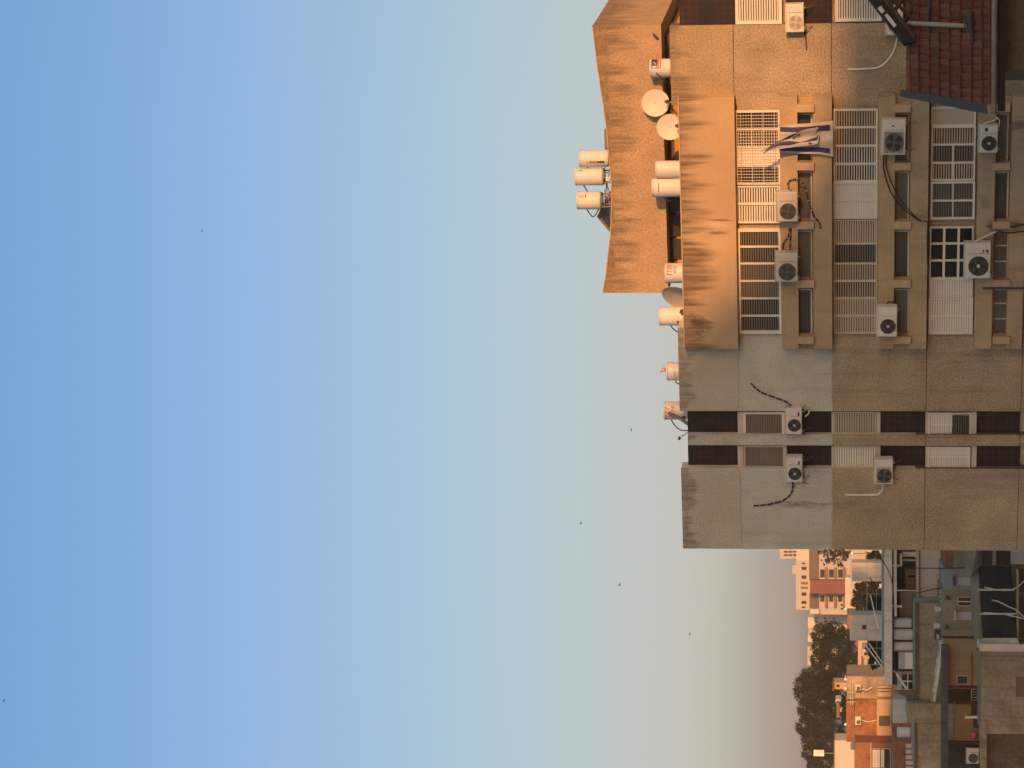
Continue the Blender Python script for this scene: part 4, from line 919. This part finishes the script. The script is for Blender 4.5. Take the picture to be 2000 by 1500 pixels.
# clutter of the left roofs
mat('plank', (.42, .36, .30), .8, .2, 3, dirt=.4); mat('bucket_white', (.55, .53, .5), .5); mat('blue_plastic', (.05, .10, .2), .5)
def board(name, label, cat, Y, pts_, th, mt, part='board'):
    c = WF.hit(*pts_[-1], Y); T = Thing(name, label, cat, (c[0], Y, c[2]))
    q = [T.hit(p[0], p[1], 0) for p in pts_]; T.part(MB().prism([(p[0], p[2]) for p in q], 0, th), part, mt); return T
board('pale_plank', 'long pale plank slanting from the parapet end past the white grid window', 'plank', 98.5, [(1745,1311),(1748,1309),(1778,1352),(1775,1356)], .12, 'beam_pale')
board('broken_wall', 'broken grey wall with a curved pale rim between parapet end and concrete hut', 'wall', 96.8, [(1752,1350),(1786,1350),(1786,1374),(1772,1374),(1770,1362),(1758,1357)], .4, 'dark_concrete', 'wall')
T = board('crate', 'small dark crate on the slab roof edge among the rubble', 'crate', 96.4, [(1826,1232),(1838,1232),(1838,1249),(1826,1249)], .4, 'mark_dark', 'crate_box')
s = MB(); q = T.hit(1832, 1243, -.02); s.box(q[0]-.12, q[0]+.1, -.03, -.001, q[2]-.06, q[2]+.06); T.part(s, 'label_patch', 'plank')
for lab, ix, iy, mt in (('white plastic pail on the slab roof, nearest the tan block',1833,1190,'bucket_white'),('white plastic pail on the slab roof beside the dark crate',1831,1222,'bucket_white')):
    c = WF.hit(ix+5, iy, 96.3); T = Thing('pail', lab, 'pail', c, 0, 'pails on the slab roof')
    T.part(MB().lathe((0,0,0), [(0,0),(.11,0),(.14,.28),(.125,.28),(.1,.02)], 16), 'bucket', mt, None, True)
    T.part(MB().tube([(.14*math.cos(a*math.pi/8), -.02, .28+.05*math.sin(a*math.pi/8)) for a in range(9)], .008, 4), 'handle', 'steel')
for lab, Y, a, b_ in (('rusty pipe along the tank bottoms, under the row of white tanks', 100.2, (1786,1200), (1787,1312)),):
    c = WF.hit(*a, Y); T = Thing('roof_pipe', lab, 'pipe', (c[0], Y, c[2])); T.part(MB().tube([T.hit(*a), T.hit(*b_)], .06, 8), 'pipe_run', 'steel')
    T.part(MB().tube(smooth_path([T.hit(1783,1240), T.hit(1789,1244), T.hit(1786,1250)]), .03, 6), 'elbow', 'steel')
board('wall_lamp', 'dark bracket lamp on the olive wall, upper of the two', 'lamp', 94.95, [(1848,1163),(1856,1165),(1856,1172),(1847,1170)], .2, 'mark_dark', 'lamp_body')
board('wall_lamp', 'dark bracket lamp on the olive wall near the maroon trim', 'lamp', 94.95, [(1847,1220),(1853,1223),(1853,1230),(1846,1228)], .2, 'mark_dark', 'lamp_body')
bld('small_house', 'little brown roofed house with bright white patches between the pine trunks', 'house', 300, [('wall',1640,None,1376,1398,0,5,'shed_blue'), ('roof',1634,1640,1372,1402,-.5,6,'balcony_brown'), win(1644,1650,1384,1390), ('side_wing',1632,None,1366,1371,1,4,'white_wall')])
bld('small_house', 'little cream house half hidden beneath the umbrella pine, awning over its door', 'house', 310, [('wall',1628,None,1333,1346,0,5,'pale_band'), ('awning',1626,1629,1331,1349,-1,1,'brick_red'), win(1634,1640,1337,1342)])
bld('small_house', 'low cream house with dark openings behind the rounded pine foot', 'house', 235, [('wall',1684,None,1268,1322,0,5,'peach_wall'), win(1688,1696,1274,1280), win(1700,1708,1290,1298), ('awning',1682,1685,1284,1304,-1,1,'balcony_brown')])
c = WF.hit(1912, 1280, 91.5); T = Thing('antenna', 'thin rooftop aerial beside the pale coping', 'antenna', (c[0], 91.5, 0))
a = T.hit(1901,1281,0); T.part(MB().tube([(a[0],0,0), a], .02, 5), 'mast', 'steel')
s = MB()
for k in range(4):
    b_ = T.hit(1903+3*k, 1274, 0); d = T.hit(1903+3*k, 1289, 0); s.tube([b_, d], .012, 4)
T.part(s, 'element', 'steel')

# ------------------------------------------------------------------ trees
mat('leaf_pine', (.014, .021, .012), .8, .5, .3, isl=.22); mat('leaf_olive', (.024, .026, .015), .8, .35, .4, isl=.22); mat('leaf_dark', (.016, .020, .014), .8, .35, .4, isl=.22)
mat('bark', (.10, .065, .04), .95, .3, 3)
def tree(label, Y, lobes, trunk, nleaf, ls, mt, seed, name='pine_tree', bare=False, cat='tree', group=None, fill=.62):
    rn = random.Random(seed); c = WF.hit(trunk[0], trunk[1], Y)
    T = Thing(name, label, cat, (c[0], Y, 0), 0, group)
    L = []
    for (ix, iy, rv, rh) in lobes:
        p = Vector(T.hit(ix, iy, 0)); k = Y/CF; L.append((p, rh*k, (rh+rv)*.5*k, rv*k))
    s = MB(); top = Vector(T.hit(trunk[0], trunk[1], 0))
    r0 = max(.10, .035*top.z)
    s.tube(smooth_path([(0,0,0),(rn.uniform(-.2,.2),0,top.z*.5),tuple(top)]), r0, 8, 0, r0*.6)
    for p, rx, ry, rz in L:
        mid = (top + p)/2 + Vector((rn.uniform(-.3,.3), rn.uniform(-.3,.3), -.15*rz)); s.tube(smooth_path([top - Vector((0,0,rn.uniform(0,.15)*top.z)), mid, p], 3), r0*.45, 6, 0, r0*.12)
        for q in range(5 if bare else 3):
            e = p + Vector((rn.uniform(-1,1)*rx, rn.uniform(-1,1)*ry, rn.uniform(-.6,1)*rz))*.85; s.tube(smooth_path([mid, (mid+e)/2 + Vector((0,0,.1*rz)), e], 3), r0*.16, 5, 0, r0*.04)
    T.part(s, 'trunk', 'bark')
    lf = MB(); tot = sum(l[1]*l[3] for l in L)
    for p, rx, ry, rz in L:
        nc = max(4, int(nleaf*rx*rz/tot/26))
        for q in range(nc):
            while True:
                d = Vector((rn.uniform(-1,1), rn.uniform(-1,1), rn.uniform(-1,1)))
                if .05 < d.length < 1: break
            d = d * (d.length ** (-fill)) if d.length > 0 else d
            cc = p + Vector((d.x*rx, d.y*ry, d.z*rz)); cs = rn.uniform(.12,.30)*min(rx, rz)
            for z in range(26):
                o_ = Vector((rn.gauss(0,.6), rn.gauss(0,.6), rn.gauss(0,.45)))*cs + cc
                a = Vector((rn.uniform(-1,1), rn.uniform(-1,1), rn.uniform(-.7,.7))).normalized(); b_ = a.orthogonal().normalized(); b_ = (b_*math.cos(z) + a.cross(b_)*math.sin(z))
                h = ls*rn.uniform(.6,1.3); lf.add([o_-a*h-b_*h*.45, o_+a*h*.2-b_*h*.6, o_+a*h+b_*h*.2, o_-a*h*.1+b_*h*.6], [(0,1,2,3)])
    T.part(lf, 'crown', mt)
    return T
TRG = 'trees beyond the roofs to the left'
tree('wide umbrella pine with a flat rounded top, tallest of the trees', 330, [(1575,1345,24,32),(1590,1325,26,24),(1598,1355,36,34),(1580,1385,22,22),(1615,1340,30,28),(1600,1395,30,22),(1628,1322,20,20),(1625,1392,20,18)], (1640,1360), 34000, .115, 'leaf_pine', 21, group=TRG)
tree('dense rounded dark pine right of the umbrella pine', 340, [(1610,1240,24,22),(1605,1265,20,18),(1630,1235,26,20),(1600,1290,17,20),(1635,1270,32,28),(1650,1250,20,24),(1625,1300,28,22),(1652,1290,18,22),(1660,1310,12,16)], (1668,1270), 31000, .115, 'leaf_pine', 22, group=TRG)
tree('ragged sprawling tree at the photo edge, left of the umbrella pine', 320, [(1575,1420,20,18),(1590,1440,24,24),(1605,1420,26,22),(1585,1468,18,20),(1615,1455,30,26),(1605,1485,26,20),(1632,1430,18,18),(1640,1475,18,20),(1590,1495,14,12)], (1650,1450), 31000, .115, 'leaf_olive', 23, name='broadleaf_tree', group=TRG)
tree('half bare brown tree against the tan block edge, twigs showing the white balconies behind', 420, [(1612,1080,14,12),(1625,1086,18,14),(1640,1090,16,16),(1630,1075,22,10),(1650,1080,14,14),(1612,1095,10,8)], (1660,1078), 2600, .17, 'leaf_olive', 24, name='broadleaf_tree', bare=True, group=TRG)
tree('small olive green tree rising behind the pergola posts', 230, [(1680,1152,14,14),(1690,1165,16,16),(1678,1175,14,14),(1695,1145,12,14),(1688,1190,14,14)], (1700,1165), 5200, .16, 'leaf_olive', 25, name='broadleaf_tree', group=TRG)
for k, (lab, ix, iy, rv, rh, Y, mt) in enumerate((('dark bushy shrub behind the pergola nearest the tan block',1705,1110,16,34,165,'leaf_dark'),('dark bushy shrub behind the middle of the pergola',1712,1185,18,34,165,'leaf_dark'),('dark bushy shrub behind the left end of the pergola',1710,1265,18,42,165,'leaf_dark'),('low dark bush under the umbrella pine beside the globe lamps',1650,1385,12,34,300,'leaf_dark'),('low bush beneath the rounded pine, patched with sun',1672,1300,12,26,260,'leaf_olive'))):
    tree(lab, Y, [(ix,iy-rh*0+0,rv,rh*.5),(ix+3,iy-rh*.5,rv*.8,rh*.5),(ix+3,iy+rh*.5,rv*.8,rh*.5)], (ix+rv*.8,iy), 3000, .15, mt, 40+k, name='shrub', cat='shrub', group='shrubs among the roofs')
# far roofs between the trees
bld('distant_block', 'bluish house gable glimpsed between the pine trunks', 'building', 420, [('wall',1637,None,1382,1404,0,8,'shed_blue'), ('wall',1642,None,1358,1378,2,8,'white_wall'), win(1646,1650,1362,1366,'dark_glass',1.9)])
bld('distant_block', 'low brown terrace filling the gap behind the trees', 'building', 500, [('wall',1655,None,1200,1530,0,10,'rust_dark'), ('side_wing',1650,None,1300,1340,-2,9,'pale_band')])
tag(MB().box(-60,60,0,9,0,0.02).build('path', 'ground'), kind='structure').location = (0, -30, .004)

# ------------------------------------------------------------------ birds in the sky
mat('bird_dark', (.03, .03, .032), .8)
def bird(label, ix, iy, span_px, Y, tilt, flap):
    c = WF.hit(ix, iy, Y); T = Thing('flying_bird', label, 'bird', c, 0, 'birds in the open sky')
    s = span_px*Y/CF/2; b = MB().sphere((0,0,0), (.16*s,.42*s,.15*s), 8, 6)
    b.add([(-.07*s,.35*s,0),(.07*s,.35*s,0),(.16*s,.72*s,.02*s),(-.16*s,.72*s,.02*s)], [(0,1,2,3)])
    T.part(b, 'body', 'bird_dark')
    for sd_ in (-1, 1):
        w_ = [(sd_*.1*s,-.18*s,.05*s),(sd_*.55*s,-.3*s,.05*s+flap*.35*s),(sd_*s,.1*s,.05*s+flap*.6*s),(sd_*.55*s,.12*s,.04*s+flap*.33*s),(sd_*.1*s,.24*s,.03*s)]
        T.part(MB().add(w_ + [(p[0],p[1],p[2]-.03*s) for p in w_], [(0,1,2,3,4),(9,8,7,6,5)] + [(i,i+5,(i+1)%5+5,(i+1)%5) for i in range(5)]), 'wing', 'bird_dark')
    T.e.rotation_euler = (R(-25), R(tilt), R(35))
for a in (('dark bird alone high in the blue sky',395,450,8,160,10,.9),('dark bird with raised wings just above the leaning strut',1233,838,12,150,-30,1.0),('dark bird gliding above the left roof block',1135,1021,10,150,15,.5),('dark bird low over the left roof corner, banking',1211,1142,10,150,40,.8),('dark bird lowest of those above the pines',1348,1237,10,150,0,.6),('dark bird at the very top edge of the sky',8,1368,9,150,20,.7),('tiny speck of a bird in the mid sky',532,1079,4,200,0,.8),('tiny speck of a bird just over the distant roofs',1531,1284,4,200,0,.8)): bird(*a)

# ------------------------------------------------------------------ the block across the street behind the viewpoint, whose roofline shades the lower facade
mat('opposite_wall', (.32, .26, .19), .95, .1, .5, dirt=.1)
edge = [(1672,-900),(1668,0),(1664,120),(1659,190),(1642,270),(1604,370),(1545,470),(1485,550),(1420,608),(1345,668),(1331,730),(1327,820),(1324,1080)]
LC = 112.0
P0 = None; prof = []
for ix, iy in edge:
    p = B.world(B.hit(ix, iy, -.3)) + SV*LC
    if P0 is None: P0 = p.copy()
    prof.append(p)
nv = Vector((math.sin(SUN_AZ), math.cos(SUN_AZ), 0)); tv = Vector((nv.y, -nv.x, 0))     # the block stands square to the light
phi_c = math.atan2(tv.y, tv.x); org = Vector((prof[5].x, prof[5].y, 0))
frc = Fr(org, phi_c); pp = []
for p in prof:
    d = p - org; t = -d.dot(nv)/SV.dot(nv); q = p + SV*t - org; pp.append((q.dot(tv), q.z))
if pp[0][0] > pp[-1][0]: pp = pp[::-1]
pp = [(pp[0][0]-60, pp[0][1])] + pp + [(pp[-1][0]+5, pp[-1][1])]
T = Thing('opposite_block', 'large plain block across the street whose stepped roofline shades the facade', 'building', org, phi_c)
T.part(MB().prism([(pp[0][0],0),(pp[-1][0],0)] + pp[::-1], -6, 6), 'wall', 'opposite_wall')

# ------------------------------------------------------------------ evening haze
hm = bpy.data.materials.new('haze'); hm.use_nodes = True; M['haze'] = hm
for nd in list(hm.node_tree.nodes):
    if nd.type == 'BSDF_PRINCIPLED': hm.node_tree.nodes.remove(nd)
pv = hm.node_tree.nodes.new('ShaderNodeVolumePrincipled'); pv.inputs['Density'].default_value = .0002; pv.inputs['Color'].default_value = (.86, .84, .86, 1)
hm.node_tree.links.new(pv.outputs[0], [nd for nd in hm.node_tree.nodes if nd.type == 'OUTPUT_MATERIAL'][0].inputs['Volume'])
tag(MB().box(-420, 420, -90, 900, -1, 48).build('haze', 'haze'), kind='stuff')
SC.cycles.volume_bounces = 0
